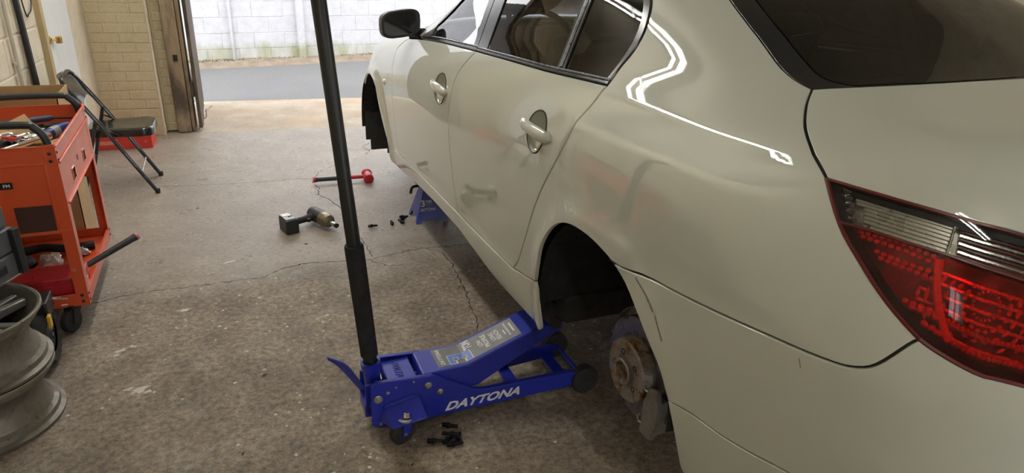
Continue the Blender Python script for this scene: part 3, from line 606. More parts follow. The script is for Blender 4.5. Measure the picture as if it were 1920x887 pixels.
# outside: apron, street, verge, painted block wall
ap = MB(); ap.box((3, .05 + .65, -.11), (16, 1.3, .2)); struct('floor_apron', ap, M['apron'])
st_ = MB(); st_.box((3, 1.35 + 2.0, -.122), (30, 4.0, .2)); struct('floor_street', st_, M['street'])
WA = atan2(.20, 1.57)
def outer(o): o.location = (-2.11, 9.66, 0); o.rotation_euler = (0, 0, WA); return o
ow = MB(); ow.box((2.5, .1235, 1.3), (26, .24, 2.75)); ow = outer(ow.build('wall_street', M['whitejoint'])); ow['kind'] = 'structure'
masonry_pieces(ow, 'wall_block', M['whiteblock'], lambda u, z: Matrix.Translation((u, .03, z)), -2.6, 4.8, -.03, 1.57, .40, .2, .0036, .03, 9, wob=.0022, bev=.003)
for s_, w_ in ((.52, .035), (1.42, .10)):
    pp = MB(); pp.box((s_, -.02, 1.2), (w_, .05, 2.5)); o = outer(pp.build('wall_pilaster', M['whiteblock'], bevel=.01)); o['kind'] = 'structure'
rnd = random.Random(5); vg = MB(); n = 120; xs = np.linspace(-8, 14, n); top = []
for i, x in enumerate(xs):
    w = .30 + .05 * sin(x * 1.7) + rnd.uniform(-.02, .02)
    vg.add([(x, -w, -.03), (x, -w * .5, .012 + rnd.uniform(0, .008)), (x, 0.01, .03 + rnd.uniform(0, .015))], [])
for i in range(n - 1):
    a = i * 3
    for q in (0, 1): vg.f.append([a + q, a + 3 + q, a + 4 + q, a + 1 + q]); vg.m.append(0)
vo = outer(vg.build('verge', M['dirt'])); vo['kind'] = 'structure'
ms = MB(); rnd = random.Random(11)
for i in range(2600):
    x = rnd.uniform(-3, 5); d = abs(rnd.gauss(0, .045)); 
    if .5 + .5 * sin(x * 2.3 + 1) * sin(x * .9) < rnd.random() * .8: continue
    z = .025 - d * .1; hgt = rnd.uniform(.012, .04); a = rnd.uniform(0, pi); w = rnd.uniform(.004, .010); dx, dy = cos(a) * w, sin(a) * w
    ms.add([(x - dx, -d - dy, z), (x + dx, -d + dy, z), (x + rnd.uniform(-.01, .01), -d - .006, z + hgt)], [(0, 1, 2)])
mo = ms.build('moss_growth', M['moss'], vo, smooth=0); mo['kind'] = 'stuff'

# ceiling lamps
def tube_lamp(x, y, label, rz=0.0, z=3.12):
    t = tag(empty('tube_lamp', (x, y, z), rz), label, 'lamp', 'twin tube ceiling lamps')
    b = MB(); b.box((0, 0, .06), (.20, 1.26, .06)); b.box((0, 0, .015), (.06, 1.24, .04), taper=.6); b.build('housing', M['lampwhite'], t, bevel=.004)
    for q in (-.58, .58): b = MB(); b.cyl((0, q, .08), (0, q, ZC - z + .01), .006); b.build('hanger', M['steel'], t)
    for s in (-1, 1):
        b = MB(); b.cyl((s * .055, -.60, 0), (s * .055, .60, 0), .013, n=12); b.build('tube', M['tube'], t)
    return t
tube_lamp(-1.85, 3.02, 'twin tube lamp over the aisle, the one nearer the camera')
tube_lamp(-1.85, 4.30, 'twin tube lamp over the aisle, the one nearer the street')
tube_lamp(-1.95, -1.5, 'added twin tube fill lamp over the aisle, behind the camera')  # unseen lamp added to brighten the bumper and near flank
tube_lamp(2.3, -1.2, 'added twin tube fill lamp at the right of the garage, behind the car trunk')  # unseen lamp added for ambient light, set clear of the reflections
# ================================================================== THE CAR
# body surface: a bicubic B-spline over NET (stations nose -> tail, rows sill -> centre line), in the car's own space:
# x across (left negative), y ahead of the rear bumper, z above the ground at ride height
NETA = np.array(NET)
def _pad(A):
    P = np.concatenate([2 * A[:1] - A[1:2], A, 2 * A[-1:] - A[-2:-1]], 0)
    return np.concatenate([2 * P[:, :1] - P[:, 1:2], P, 2 * P[:, -1:] - P[:, -2:-1]], 1)
PADN = _pad(NETA); NU, NV = NETA.shape[0] - 1, NETA.shape[1] - 1
def _bs(t): return np.stack([(1 - t) ** 3, 3 * t ** 3 - 6 * t ** 2 + 4, -3 * t ** 3 + 3 * t ** 2 + 3 * t + 1, t ** 3], -1) / 6
ARCHES = [(1.12, .325, .365), (3.98, .32, .385)]
def crease(u, v):
    """the pressed line above the rear wheel"""
    f = np.clip((u - 11.2) / 1.2, 0, 1) * np.clip((15.6 - u) / 1.4, 0, 1); f = f * f * (3 - 2 * f)
    q = np.clip(1 - ((v - 6.6) / .52) ** 2, 0, 1); q = np.where(q < .15, q * q / .3, q - .075)
    return f * (.003 * np.clip(1 - np.sqrt((v - 6.1) ** 2 + .0036) / .95, 0, 1) - .0085 * q)
def surf(u, v):
    u = np.clip(np.asarray(u, float), 0, NU - 1e-9); v = np.clip(np.asarray(v, float), 0, NV - 1e-9)
    i = u.astype(int); j = v.astype(int); bu = _bs(u - i); bv = _bs(v - j); P = np.zeros(u.shape + (3,))
    for a in range(4):
        for b in range(4): P += (bu[..., a] * bv[..., b])[..., None] * PADN[i + a, j + b]
    for cy, cz, R in ARCHES:                                   # flared lips of the wheel arches
        r = np.hypot(P[..., 1] - cy, P[..., 2] - cz)
        side = np.clip((-P[..., 0] - .6) / .1, 0, 1) * np.clip((.86 - P[..., 2]) / .1, 0, 1)
        P[..., 0] -= side * .016 * np.where(r > R, np.exp(-((r - R) / .045) ** 2), 1.0)
    P[..., 0] -= crease(u, v)
    s = np.clip((2.86 - v) / .16, 0, 1); P[..., 0] -= .003 * s * s * (3 - 2 * s) * np.clip((u - 5.0) / .4, 0, 1) * np.clip((11.9 - u) / .3, 0, 1)   # the side skirt stands proud
    return P
def surf_n(u, v, e=1e-3):
    u = np.clip(np.asarray(u, float), e, NU - 2 * e); v = np.clip(np.asarray(v, float), e, NV - 2 * e)
    n = np.cross(surf(u + e, v) - surf(u - e, v), surf(u, v + e) - surf(u, v - e))
    return n / (np.linalg.norm(n, axis=-1, keepdims=True) + 1e-12)

CAR = tag(empty('sedan_car'), 'champagne white four door sedan on a blue jack with its left wheels taken off', 'car')
_a = radians(1.85); _m = Matrix.Rotation(-_a, 4, 'X')
_m.translation = Vector((0, 4.0, .10)) - (_m.to_3x3() @ Vector((0, 4.0, 0)))
CAR.matrix_world = _m

UV = lambda n: [tuple(p) for p in CURVES[n]]
def chain(*parts):
    out = []
    for p in parts:
        if isinstance(p, str): q = UV(p[1:])[::-1] if p[0] == '-' else UV(p)
        elif isinstance(p, tuple): q = [p]
        else: q = p
        for k in q:
            if not out or hypot(out[-1][0] - k[0], out[-1][1] - k[1]) > .012: out.append(k)
    if hypot(out[0][0] - out[-1][0], out[0][1] - out[-1][1]) < .012: out.pop()
    return out
SU, SV = .3, .1                                                # rough metres per net step, for even triangles
def densify(loop, step=.03):
    out = []
    for i, a in enumerate(loop):
        b = loop[(i + 1) % len(loop)]; d = hypot((b[0] - a[0]) * SU, (b[1] - a[1]) * SV); n = max(1, int(math.ceil(d / step)))
        for k in range(n): out.append((a[0] + (b[0] - a[0]) * k / n, a[1] + (b[1] - a[1]) * k / n))
    return out
def inside(P, loops):
    r = np.zeros(len(P), bool)
    for lp in loops:
        L = np.array(lp); x, y = P[:, 0], P[:, 1]
        for i in range(len(L)):
            x0, y0 = L[i]; x1, y1 = L[(i + 1) % len(L)]
            if y0 == y1: continue
            c = ((y0 > y) != (y1 > y)) & (x < (x1 - x0) * (y - y0) / (y1 - y0) + x0); r ^= c
    return r
def seg_dist(P, loops):
    D = np.full(len(P), 9.0); S = np.array([SU, SV]); Q = P * S
    for lp in loops:
        L = np.array(lp) * S
        for i in range(len(L)):
            a = L[i]; d = L[(i + 1) % len(L)] - a; t = np.clip(((Q - a) @ d) / max(d @ d, 1e-12), 0, 1)
            D = np.minimum(D, np.hypot(*(Q - a - t[:, None] * d).T))
    return D
def panel(name, loops, m, parent=None, inset=.0029, roll=.012, off=0.0, grid=.03, mirror=True, sym=False, rim=True, label=None):
    """a sheet of the body surface inside the outline loops[0], minus the holes loops[1:], with a rolled edge;
    mirror adds the same piece on the far side as an object of its own, sym joins both halves into one"""
    loops = [densify(l, .022) for l in loops]; allp = [p for l in loops for p in l]
    L0 = np.array(loops[0]); lo, hi = L0.min(0), L0.max(0)
    gu = np.arange(lo[0], hi[0], grid / SU); gv = np.arange(lo[1], hi[1], grid / SV)
    G = np.array([(u + (.5 * grid / SU if k % 2 else 0), v) for k, v in enumerate(gv) for u in gu])
    if len(G):
        G = G[inside(G, loops)]
        if len(G): G = G[seg_dist(G, loops) > grid * .42]
    pts = [Vector((p[0] * SU, p[1] * SV)) for p in allp] + [Vector((p[0] * SU, p[1] * SV)) for p in G]
    edges = []; k0 = 0
    for l in loops: edges += [(k0 + i, k0 + (i + 1) % len(l)) for i in range(len(l))]; k0 += len(l)
    vs, es, fs, ov, oe, of = delaunay_2d_cdt(pts, edges, [], 0, 1e-7)
    uv = np.array([(v.x / SU, v.y / SV) for v in vs])
    if len(fs):
        F = np.array([f for f in fs if len(f) == 3]); F = F[inside(uv[F].mean(1), loops)]
    first = {}
    for i, src in enumerate(ov):
        for s_ in src: first[s_] = i
    P = surf(uv[:, 0], uv[:, 1]); N = surf_n(uv[:, 0], uv[:, 1]); P = P + N * off
    tri = [];
    for f in F:
        a, b, c_ = P[f]; nn = np.cross(b - a, c_ - a); tri.append(tuple(f) if nn @ N[f].mean(0) > 0 else (f[0], f[2], f[1]))
    V = [p.copy() for p in P]; NN = [n for n in N]; faces = list(tri); k0 = 0
    for li, l in enumerate(loops):
        idx = [first[k0 + i] for i in range(len(l))]; k0 += len(l); n = len(idx)
        A = np.array(l); area = (A[:, 0] * np.roll(A[:, 1], -1) - np.roll(A[:, 0], -1) * A[:, 1]).sum()
        T = np.roll(P[idx], -1, 0) - np.roll(P[idx], 1, 0); T /= np.linalg.norm(T, axis=1, keepdims=True) + 1e-12
        B = np.cross(T, N[idx]); 
        if (area < 0) ^ (li > 0): B = -B                        # outward of the sheet, lying in it
        # orientation guard: outward must leave the outline
        t0 = np.array([l[0]]); 
        c = np.array([abs(P[i][0]) < .004 for i in idx])
        if not rim: continue
        r1, r2 = [], []
        for q in range(n):
            i = idx[q]; ins = 0.0 if c[q] else inset
            V[i] = P[i] - B[q] * (ins + .0014)
            V.append(P[i] - B[q] * (ins + .0003) - N[i] * .0011); NN.append((N[i] + B[q]) / np.linalg.norm(N[i] + B[q])); r1.append(len(V) - 1)
            V.append(P[i] - B[q] * ins - N[i] * roll); NN.append(B[q]); r2.append(len(V) - 1)
        for q in range(n):
            w = (q + 1) % n
            if c[q] and c[w]: continue
            for ra, rb in ((idx, r1), (r1, r2)):
                f = (ra[q], ra[w], rb[w], rb[q]); a_, b_, c_, d_ = (V[k] for k in f)
                nn = np.cross(c_ - a_, d_ - b_); ref = NN[ra[q]] + NN[rb[q]]
                faces.append(f if nn @ ref > 0 else f[::-1])
    V = np.array(V); NN = np.array(NN)
    if sym:
        cen = np.abs(V[:, 0]) < .004; V[cen, 0] = 0; NN[cen, 0] = 0
        mp = np.arange(len(V)); extra = np.where(~cen)[0]; mp[extra] = len(V) + np.arange(len(extra))
        faces = faces + [tuple(int(mp[i]) for i in f[::-1]) for f in faces]
        V = np.concatenate([V, V[extra] * [-1, 1, 1]]); NN = np.concatenate([NN, NN[extra] * [-1, 1, 1]])
    def mk(V, NN, faces):
        me = bpy.data.meshes.new(name); me.from_pydata(V.tolist(), [], [tuple(int(k) for k in f) for f in faces]); me.materials.append(m)
        me.polygons.foreach_set('use_smooth', [True] * len(me.polygons))
        NN = NN / (np.linalg.norm(NN, axis=1, keepdims=True) + 1e-12)
        me.normals_split_custom_set_from_vertices(NN.tolist())
        o = link(name, me, parent or CAR)
        if label: o['label'] = label
        return o
    o = mk(V, NN, faces)
    if mirror and not sym and parent is None: mk(V * [-1, 1, 1], NN * [-1, 1, 1], [f[::-1] for f in faces])
    return o

FRAME_TOP = [(11.543, 9.898), (11.2, 10.03), (10.5, 10.08), (9.5, 10.08), (8.8, 10.0), (8.4, 9.8)]
GL_TOP_R = [(9.13, 9.62), (9.6, 9.74), (10.2, 9.78), (10.82, 9.74)]
RW_TOP = [(11.408, 10.817), (11.28, 11.1), (11.2, 12.0)]
# quarter panel with the pillar and roof rail in one piece
quarter = chain('-cgap', 'trim_q', FRAME_TOP, '-trim_a', (6.45, 7.6), (6.6, 8.25), (7.2, 9.25), (7.95, 10.25), (8.6, 10.38), (10.6, 10.42), (11.408, 10.817), '-rwleft', 'lid', 'light_a', '-bump', '-arch_q', '-sill_q')
panel('quarter_panel', [quarter], M['paint'], grid=.026)
HANDLES = ((11.215, 5.60, 'rear'), (8.40, 5.60, 'front'))
def ellipse(u, v, ru, rv, n=28): return [(u + ru * cos(2 * pi * k / n), v + rv * sin(2 * pi * k / n)) for k in range(n)]
CUP = (.20, .47)
rear_door = panel('rear_door', [chain('bgap', 'sill_r', '-cgap', '-belt_r'), ellipse(HANDLES[0][0], HANDLES[0][1], *CUP)], M['paint'])
front_door = panel('front_door', [chain('fgap', 'sill_f', '-bgap', '-belt_f'), ellipse(HANDLES[1][0], HANDLES[1][1], *CUP)], M['paint'])
fender = chain('-fgap', (6.026, 7.151), (5.6, 7.45), (4.6, 7.7), (3.4, 7.7), (2.6, 7.6), (2.25, 7.0), (2.1, 5.2), (2.1, 4.4), (2.45, 4.4), [p for p in UV('farch')[::-1] if p[1] > 4.42], 'sill_ff')
panel('front_fender', [fender], M['paint'])
panel('side_skirt', [chain('farch_low', (5.6, 1.98), (6.2, 2.06), (7, 2.24), (8, 2.29), (9, 2.22), (9.5, 2.0), (10, 1.7), (10.5, 1.48), (11, 1.36), (11.3, 1.42), '-arch_low', '-sill_q', '-sill_r', '-sill_f', '-sill_ff')], M['paint'])
panel('trunk_lid', [chain('rwbot', (16, 12), (19.0, 12), (20, 12), (20, 8), (20, 4.69), (18.8, 4.69), (17.97, 4.70), (17.95, 5.95), '-light_up', '-lid')], M['paint'], sym=True)
panel('rear_bumper', [chain('arch_b', 'valance', (20, 4.655), (18.8, 4.655), (17.9, 4.64), '-light_b', '-bump')], M['paint'], sym=True)
panel('bumper_valance', [chain('arch_v', (14.8, .8), (17, .8), (20, .8), (20, 3.0), '-valance')], M['paint'], sym=True, inset=.0018)
panel('hood', [chain((.9, 12), (.9, 8.0), (2.5, 7.75), (3.4, 7.8), (4.6, 7.8), (5.6, 7.6), (5.95, 8.2), (6.0, 9.5), (6.05, 12))], M['paint'], sym=True)
panel('front_bumper', [chain((0, .8), (2.6, .8), [p for p in UV('farch')[::-1] if p[1] < 4.3 and p[0] < 3.2], (2.42, 4.3), (2.05, 4.3), (2.05, 5.2), (2.2, 7.0), (2.4, 7.6), (.8, 7.95), (.8, 12), (0, 12))], M['paint'], sym=True, rim=False)
panel('roof_panel', [chain((7.95, 12), (7.95, 11), (8.0, 10.33), (8.6, 10.45), (10.6, 10.49), (11.38, 10.86), (11.25, 11.1), (11.18, 12))], M['paint'], sym=True)
panel('windshield', [chain((6.15, 12), (6.1, 9.5), (6.2, 8.5), (6.6, 8.3), (7.2, 9.3), (7.93, 10.3), (7.9, 11), (7.9, 12))], M['glass'], sym=True, rim=False)
# rear window: black border and tinted pane
RWI = chain('-rwin_l', 'rwin_b', (14.62, 12), (11.62, 12), (11.7, 11.2), (11.86, 10.86))
RWI = chain((14.62, 12), '-rwin_b', 'rwin_l', (11.9, 10.86), (11.72, 11.15), (11.65, 12))
fr = panel('rear_window_border', [chain('rwbot', (14.62, 12), '-rwin_b', 'rwin_l', (11.9, 10.86), (11.72, 11.15), (11.65, 12), (11.2, 12), (11.28, 11.1), (11.408, 10.817), '-rwleft')], M['frit'], sym=True, off=-.003)
panel('rear_window', [RWI], M['rearglass'], sym=True, off=-.003, rim=False)
# heating lines baked on the pane
def ribbon(name, curves, w, m, parent, off=-.002, thick=0.0, sided=True):
    mb = MB()
    for cu in curves:
        A = np.array(cu, float); P = surf(A[:, 0], A[:, 1]); N = surf_n(A[:, 0], A[:, 1]); T = np.gradient(P, axis=0); T /= np.linalg.norm(T, axis=1, keepdims=True) + 1e-12
        B = np.cross(T, N); n = len(P); vs = []
        for p, nn, b in zip(P, N, B): vs += [p + nn * off - b * w / 2, p + nn * (off + thick), p + nn * off + b * w / 2]
        fs = []
        for i in range(n - 1): a = i * 3; fs += [(a, a + 1, a + 4, a + 3), (a + 1, a + 2, a + 5, a + 4)]
        mb.add(vs, fs)
    return mb.build(name, m, parent, smooth=60)
hl = []
for k in range(11):
    u = 14.25 - k * .2; v0 = 9.95 + (14.25 - u) * .42
    hl.append([(u + (v - v0) * .11 * (1 - k * .03), v) for v in np.linspace(min(v0, 11), 11.95, 8)])
ho = ribbon('heater_line', hl, .0022, M['cabin'], CAR, -.0035); ho['kind'] = 'stuff'
# door window trims and panes
GQ = chain('gl_q_l', (11.06, 9.70), (11.45, 9.72), (11.60, 9.66), '-gl_q_r', '-gl_q_b')
GR = chain('gl_r_l', GL_TOP_R, '-gl_r_r', '-gl_r_b')
GF = chain('gl_f_l', (8.3, 9.47), (8.45, 9.55), (8.66, 9.6), '-gl_f_r', '-gl_f_b')
panel('rear_door_window_frame', [chain('bup', (8.87, 9.98), (9.5, 10.06), (10.5, 10.07), (11.2, 10.02), '-trim_q', '-belt_r'), GR, GQ], M['blacktrim'], off=.002, roll=.01)
panel('front_door_window_frame', [chain('trim_a', (8.83, 9.97), '-bup', '-belt_f', (6.9, 7.3)), GF], M['blacktrim'], off=.002, roll=.01)
panel('rear_door_glass', [GR], M['glass'], off=-.003, rim=False)
panel('quarter_glass', [GQ], M['glass'], off=-.003, rim=False)
panel('front_door_glass', [GF], M['glass'], off=-.003, rim=False)
ub = UV('gl_r_r'); ub2 = UV('gl_q_l'); dv = [((a[0] + b[0]) / 2, (a[1] + b[1]) / 2) for a, b in zip(ub, ub2)]
ribbon('division_bar', [dv], .017, M['darksatin'], CAR, .0035, .003)
def lerp_curve(a, b, t, n=24):
    A, B = np.array(UV(a)), np.array(UV(b)); q = np.linspace(0, 1, n)
    f = lambda X: np.stack([np.interp(q, np.linspace(0, 1, len(X)), X[:, k]) for k in (0, 1)], 1)
    return f(A) * (1 - t) + f(B) * t
bl = np.array(UV('belt_r')); bl2 = bl + [0, .16]; ribbon('belt_strip', [[tuple(p) for p in bl2]], .008, M['darksatin'], CAR, .0035, .002)
bl = np.array(UV('belt_f')[3:]); bl2 = bl + [0, .20]; ribbon('belt_strip', [[tuple(p) for p in bl2]], .008, M['darksatin'], CAR, .0035, .002)
# dark seals seen down the panel gaps
for cn in ('bgap', 'fgap', 'cgap', 'sill_q', 'sill_r', 'sill_f', 'sill_ff', 'bump', 'lid', 'light_a', 'light_b', 'light_up', 'belt_f', 'belt_r', 'trim_q', 'rwleft', 'rwbot', 'bup'):
    ribbon('panel_seal', [UV(cn)], .03, M['gap'], CAR, -.0105)
ribbon('panel_seal', [UV('valance')], .02, M['gap'], CAR, -.006)

# scuffs on the bumper beside the rear arch
for cn, w_ in (('scuff_a', .004), ('scuff_b', .003), ('scuff_c', .002)):
    ribbon('scuff_mark', [UV(cn)], w_, M['scuff'], CAR, .0004)

# door handles: a shallow cup with a painted grip across it
for (hu, hv, which), door in zip(HANDLES, (rear_door, front_door)):
    E_ = ellipse(hu, hv, *CUP, n=32); A = np.array(E_); P = surf(A[:, 0], A[:, 1]); N = surf_n(A[:, 0], A[:, 1]); c = P.mean(0); nn = N.mean(0); nn /= np.linalg.norm(nn)
    mb = MB(); vs = []; fs = []
    rings = ((1.0, .0), (.97, .004), (.85, .014), (.6, .022), (.3, .026), (.02, .027))
    for s_, d in rings: vs += [c + (p - c) * s_ - nn * d for p in P]
    for i in range(len(rings) - 1):
        for k in range(32): a = i * 32 + k; b = i * 32 + (k + 1) % 32; fs.append((a, b, b + 32, a + 32))
    mb.add(vs, fs); mb.build('handle_cup', M['paint'], door, smooth=80)
    mb = MB(); ring = list(P) ; mb.tube([p + nn * .0003 for p in ring], .0015, 6, closed=True); mb.build('cup_edge', M['gap'], door, smooth=80)
    # grip
    yd = Vector((0, -1, -.085 if which == 'rear' else -.10)).normalized(); nz = Vector(nn); up = nz.cross(yd).normalized()
    if up.z < 0: up = -up
    L = .215; mb = MB(); vs = []; fs = []; K = 22; Q = 14
    for i in range(K + 1):
        t = -1 + 2 * i / K; e = max(0.0, 1 - abs(t) ** 5) ** .5; bow = .030 * (1 - t * t) ** .6 + .001
        hh = (.0195 + .003 * t) * max(e, .18); th = .0135 * max(e, .25)
        cpt = Vector(c) + yd * (t * L / 2) + nz * (bow * .55 + .003) + up * .002
        for k in range(Q):
            a = 2 * pi * k / Q; vs.append(cpt + up * hh * cos(a) + nz * th * sin(a))
    for i in range(K):
        for k in range(Q): a = i * Q + k; b = i * Q + (k + 1) % Q; fs.append((a, b, b + Q, a + Q))
    fs += [tuple(range(Q - 1, -1, -1)), tuple(range(K * Q, K * Q + Q))]
    mb.add(vs, fs); mb.build('door_handle', M['paint'], door, smooth=60)
    if which == 'front':
        mb = MB(); q = Vector(c) + yd * .070 + nz * .0225; mb.lathe([(.0085, 0), (.0085, .002), (.006, .003)], 16, basis(yd, up, q)); mb.build('key_cylinder', M['steel'], door)
    else:
        mb = MB(); q0 = Vector(c) - yd * .045 + nz * .0265; mb.bar(q0 - up * .013, q0 + up * .013, .0012, .004, yd); mb.build('grip_seam', M['gap'], door)
# side repeater on the front fender
p = surf(np.array(5.06), np.array(4.94)); mb = MB(); mb.ball((0, 0, 0), (.012, .034, .016), 14, 8); mb.build('side_repeater', M['amber'], CAR, loc=tuple(p), rot=(-.12, 0, 0))

# ---- tail lights
LIGHT = chain('light_a', 'light_b', (17.92, 5.2), '-light_up')
CLEAR = chain([p for p in UV('light_a') if p[1] > 6.0], 'light_mid', (17.9, 5.6), '-light_up')
RED = chain([p for p in UV('light_a') if p[1] < 5.97], 'light_b', (17.9, 4.9), '-light_mid')
tl = panel('tail_light', [LIGHT], M['lampdark'], off=-.045, rim=True, roll=-.040, inset=.003, mirror=False)
panel('clear_lens', [CLEAR], M['clearlens'], tl, off=.0005, rim=False)
panel('red_lens', [RED], M['redlens'], tl, off=.0005, rim=False)
def surf_path(cu, off): A = np.array(cu, float); return [Vector(p + n * off) for p, n in zip(surf(A[:, 0], A[:, 1]), surf_n(A[:, 0], A[:, 1]))]
mb = MB()
mb.tube(surf_path(UV('light_mid'), -.001), .0028, 6); mb.build('lens_divider', M['lampdark'], tl)
mb = MB()
for cu in ('light_a', 'light_b'): mb.tube(surf_path(UV(cu), -.002), .0045, 6)
mb.tube(surf_path(UV('light_up'), -.002), .0035, 6); mb.build('lamp_rim', M['lampdark'], tl)
# long ribs of the clear strip: grey on the outer part, bright and dark behind the reversing lamp
NR = 9
for k in range(NR):
    t = (k + .7) / (NR + .4); cu = lerp_curve('light_up', 'light_mid', t, 30)
    i0 = 3; cut = 16
    mb = MB(); mb.tube(surf_path(cu[i0 + (k // 4):cut], -.016), .0042, 6); mb.build('lamp_rib', M['lampgrey'], tl)
    mb = MB(); mb.tube(surf_path(cu[cut:], -.018 - .004 * (k % 2)), .0034 if k % 2 else .0026, 6); mb.build('lamp_rib', M['lampchrome'] if k % 2 else M['lampdark'], tl)
mb = MB(); mb.tube(surf_path(UV('lamp_div'), -.008), .002, 6); mb.build('lamp_divider', M['lampchrome'], tl)
cuA = lerp_curve('light_up', 'light_mid', .0, 30); cuB = lerp_curve('light_up', 'light_mid', 1.0, 30)
back = MB(); vs = []; 
for a, b in zip(cuA, cuB):
    for t in (0.03, .5, .97): q = a * (1 - t) + b * t; vs.append(surf(q[0], q[1]) + surf_n(q[0], q[1]) * -.026)
back.add(vs, [(i * 3 + k, i * 3 + 3 + k, i * 3 + 4 + k, i * 3 + 1 + k) for i in range(29) for k in (0, 1)]); back.build('clear_reflector', M['lampgrey'], tl)
# prisms at the outer tip
for k in range(5):
    q = lerp_curve('light_up', 'light_mid', (k + .6) / 5.4, 30)[2]; p = Vector(surf(q[0], q[1]) + surf_n(q[0], q[1]) * -.012)
    mb = MB(); mb.ball(p, (.006, .011, .006), 8, 5); mb.build('tip_prism', M['lampchrome'], tl)
# red reflector: a stepped bright sheet behind the red lens, cells and bands standing on it
cuA = lerp_curve('light_mid', 'light_b', .0, 30); vs = []; rb = MB()
LB = chain([p for p in UV('light_a') if p[1] < 5.97], 'light_b')
lbx, lby = [p[0] for p in LB], [p[1] for p in LB]
for q in cuA:
    lo_ = np.interp(q[0], lbx, lby)
    for t in (.02, .33, .66, .97): w = (q[0], q[1] * (1 - t) + lo_ * t); vs.append(surf(*map(np.array, w)) + surf_n(*map(np.array, w)) * -.034)
rb.add(vs, [(i * 4 + k, i * 4 + 4 + k, i * 4 + 5 + k, i * 4 + 1 + k) for i in range(29) for k in (0, 1, 2)]); rb.build('red_reflector', M['redback'], tl)
def red_ok(path, gap=.012): P_ = np.array(path); return inside(P_, [RED]).all() and seg_dist(P_, [RED]).min() > gap and P_[:, 0].max() < 17.8
rs = MB()
for cn, r, gap in (('dots_a', .0042, .0115), ('dots_b', .0042, .0115), ('dots_c', .0042, .0115), ('dots_d', .0042, .0115), ('dots_e', .0046, .012), ('dots_f', .0046, .012), ('dots_g', .0050, .013)):
    path = surf_path(UV(cn), -.010); d = 0
    for a, b in zip(path, path[1:]):
        L = (b - a).length; s = d
        while s < L: rs.ball(a + (b - a) * (s / L), (r, r * 1.25, r), 8, 5); s += gap
        d = s - L
o = rs.build('reflector_cell', M['redcell'], tl); o['kind'] = 'stuff'
mb = MB(); mb.tube(surf_path(UV('lamp_bar'), -.010), [.006 + .002 * (k < 3) for k in range(len(UV('lamp_bar')))], 8); mb.build('light_bar', M['redcell'], tl)
sc_ = np.array(UV('swirl_c')[0])
for ring in range(9):
    r0 = .020 + ring * .014; mb = MB(); rr = random.Random(ring * 31)
    for k in range(20):
        a = 2 * pi * k / 20 + ring * .35; j = .7 + .3 * rr.random()
        pth_ = [(sc_[0] + (r0 * cos(a + s)) / SU * 1.5, sc_[1] + (r0 * sin(a + s)) / SV * .75) for s in np.linspace(0, .26 * j, 4)]
        if min(p[0] for p in pth_) > 16.42 and red_ok(pth_, .016): mb.tube(surf_path(pth_, -.022 + .004 * (ring % 2)), [.001, .0034, .0034, .001], 6)
    if mb.v: mb.build('brake_reflector', M['redcell'] if ring % 3 else M['redchrome'], tl)
for k in range(7):
    cu = lerp_curve('light_mid', 'light_b', .84 - k * .125, 60); cu = [q for q in cu if q[0] > 16.40 and red_ok([q], .010)]
    if len(cu) > 6: mb = MB(); mb.tube(surf_path(cu, -.027), [.0015] + [.0035] * (len(cu) - 2) + [.0015], 6); mb.build('reflector_band', M['redchrome'], tl)
rs = MB()
for k in range(34):
    u = 16.55 + k * .036; v = np.interp(u, lbx, lby)
    for e in (.14, .30): 
        if red_ok([(u, v + e)], .006): rs.ball(surf_path([(u, v + e)], -.010)[0], (.004, .004, .0052), 7, 5)
o = rs.build('lower_prism_row', M['redchrome'], tl); o['kind'] = 'stuff'

tl2 = copy_tree(tl); tl2.scale = (-1, 1, 1)
ribbon('panel_seal', [[(17.95, 4.67), (18.8, 4.67), (19.5, 4.67), (20, 4.67)]], .04, M['gap'], CAR, -.0105)

# ---- mirror
mr = MB(); vs = []; fs = []; n = 20
def rrect(t, w, h): 
    a = 2 * pi * t; c_, s_ = cos(a), sin(a); return (w * math.copysign(abs(c_) ** .55, c_), h * math.copysign(abs(s_) ** .55, s_))
MX, MY, MZ = -.926, 3.19, 1.062
for d, s_ in ((-.045, .93), (-.042, 1.0), (.0, 1.0), (.05, .86), (.085, .60), (.10, .25)):
    for k in range(24):
        w, h = rrect(k / 24, .098 * s_, .066 * s_); vs.append((MX + w + (.02 if w > 0 else 0) * 0 - d * .1, MY + d, MZ + h + .012 * w / .1))
for i in range(5):
    for k in range(24): a = i * 24 + k; b = i * 24 + (k + 1) % 24; fs.append((a, b, b + 24, a + 24))
fs += [tuple(range(24)), tuple(range(143, 119, -1))]
mr.add(vs, fs); mo_ = mr.build('side_mirror', M['blackplastic'], CAR, smooth=50)
mb = MB(); mb.add([(MX + rrect(k / 24, .084, .054)[0], MY - .0475, MZ + rrect(k / 24, .084, .054)[1] + .012 * rrect(k / 24, .084, .054)[0] / .1) for k in range(24)], [tuple(range(24))])
MM = simple('dark_mirror_glass', (.10, .10, .12), .08, .9, var=.05, rvar=.04); mb.build('mirror_glass', MM, mo_)
mb = MB(); mb.tube([(MX + .06, MY, MZ - .040), (MX + .10, MY - .005, MZ - .046), (-.80, MY - .02, MZ - .052)], [.022, .022, .03], 10); mb.build('mirror_arm', M['blackplastic'], mo_)
sl = panel('mirror_sail', [chain((6.8, 7.35), (7.0, 7.75), (7.26, 8.05), (7.34, 7.62), (7.3, 7.45))], M['blackplastic'], off=.006)
c2 = copy_tree(mo_); c2.scale = (-1, 1, 1)

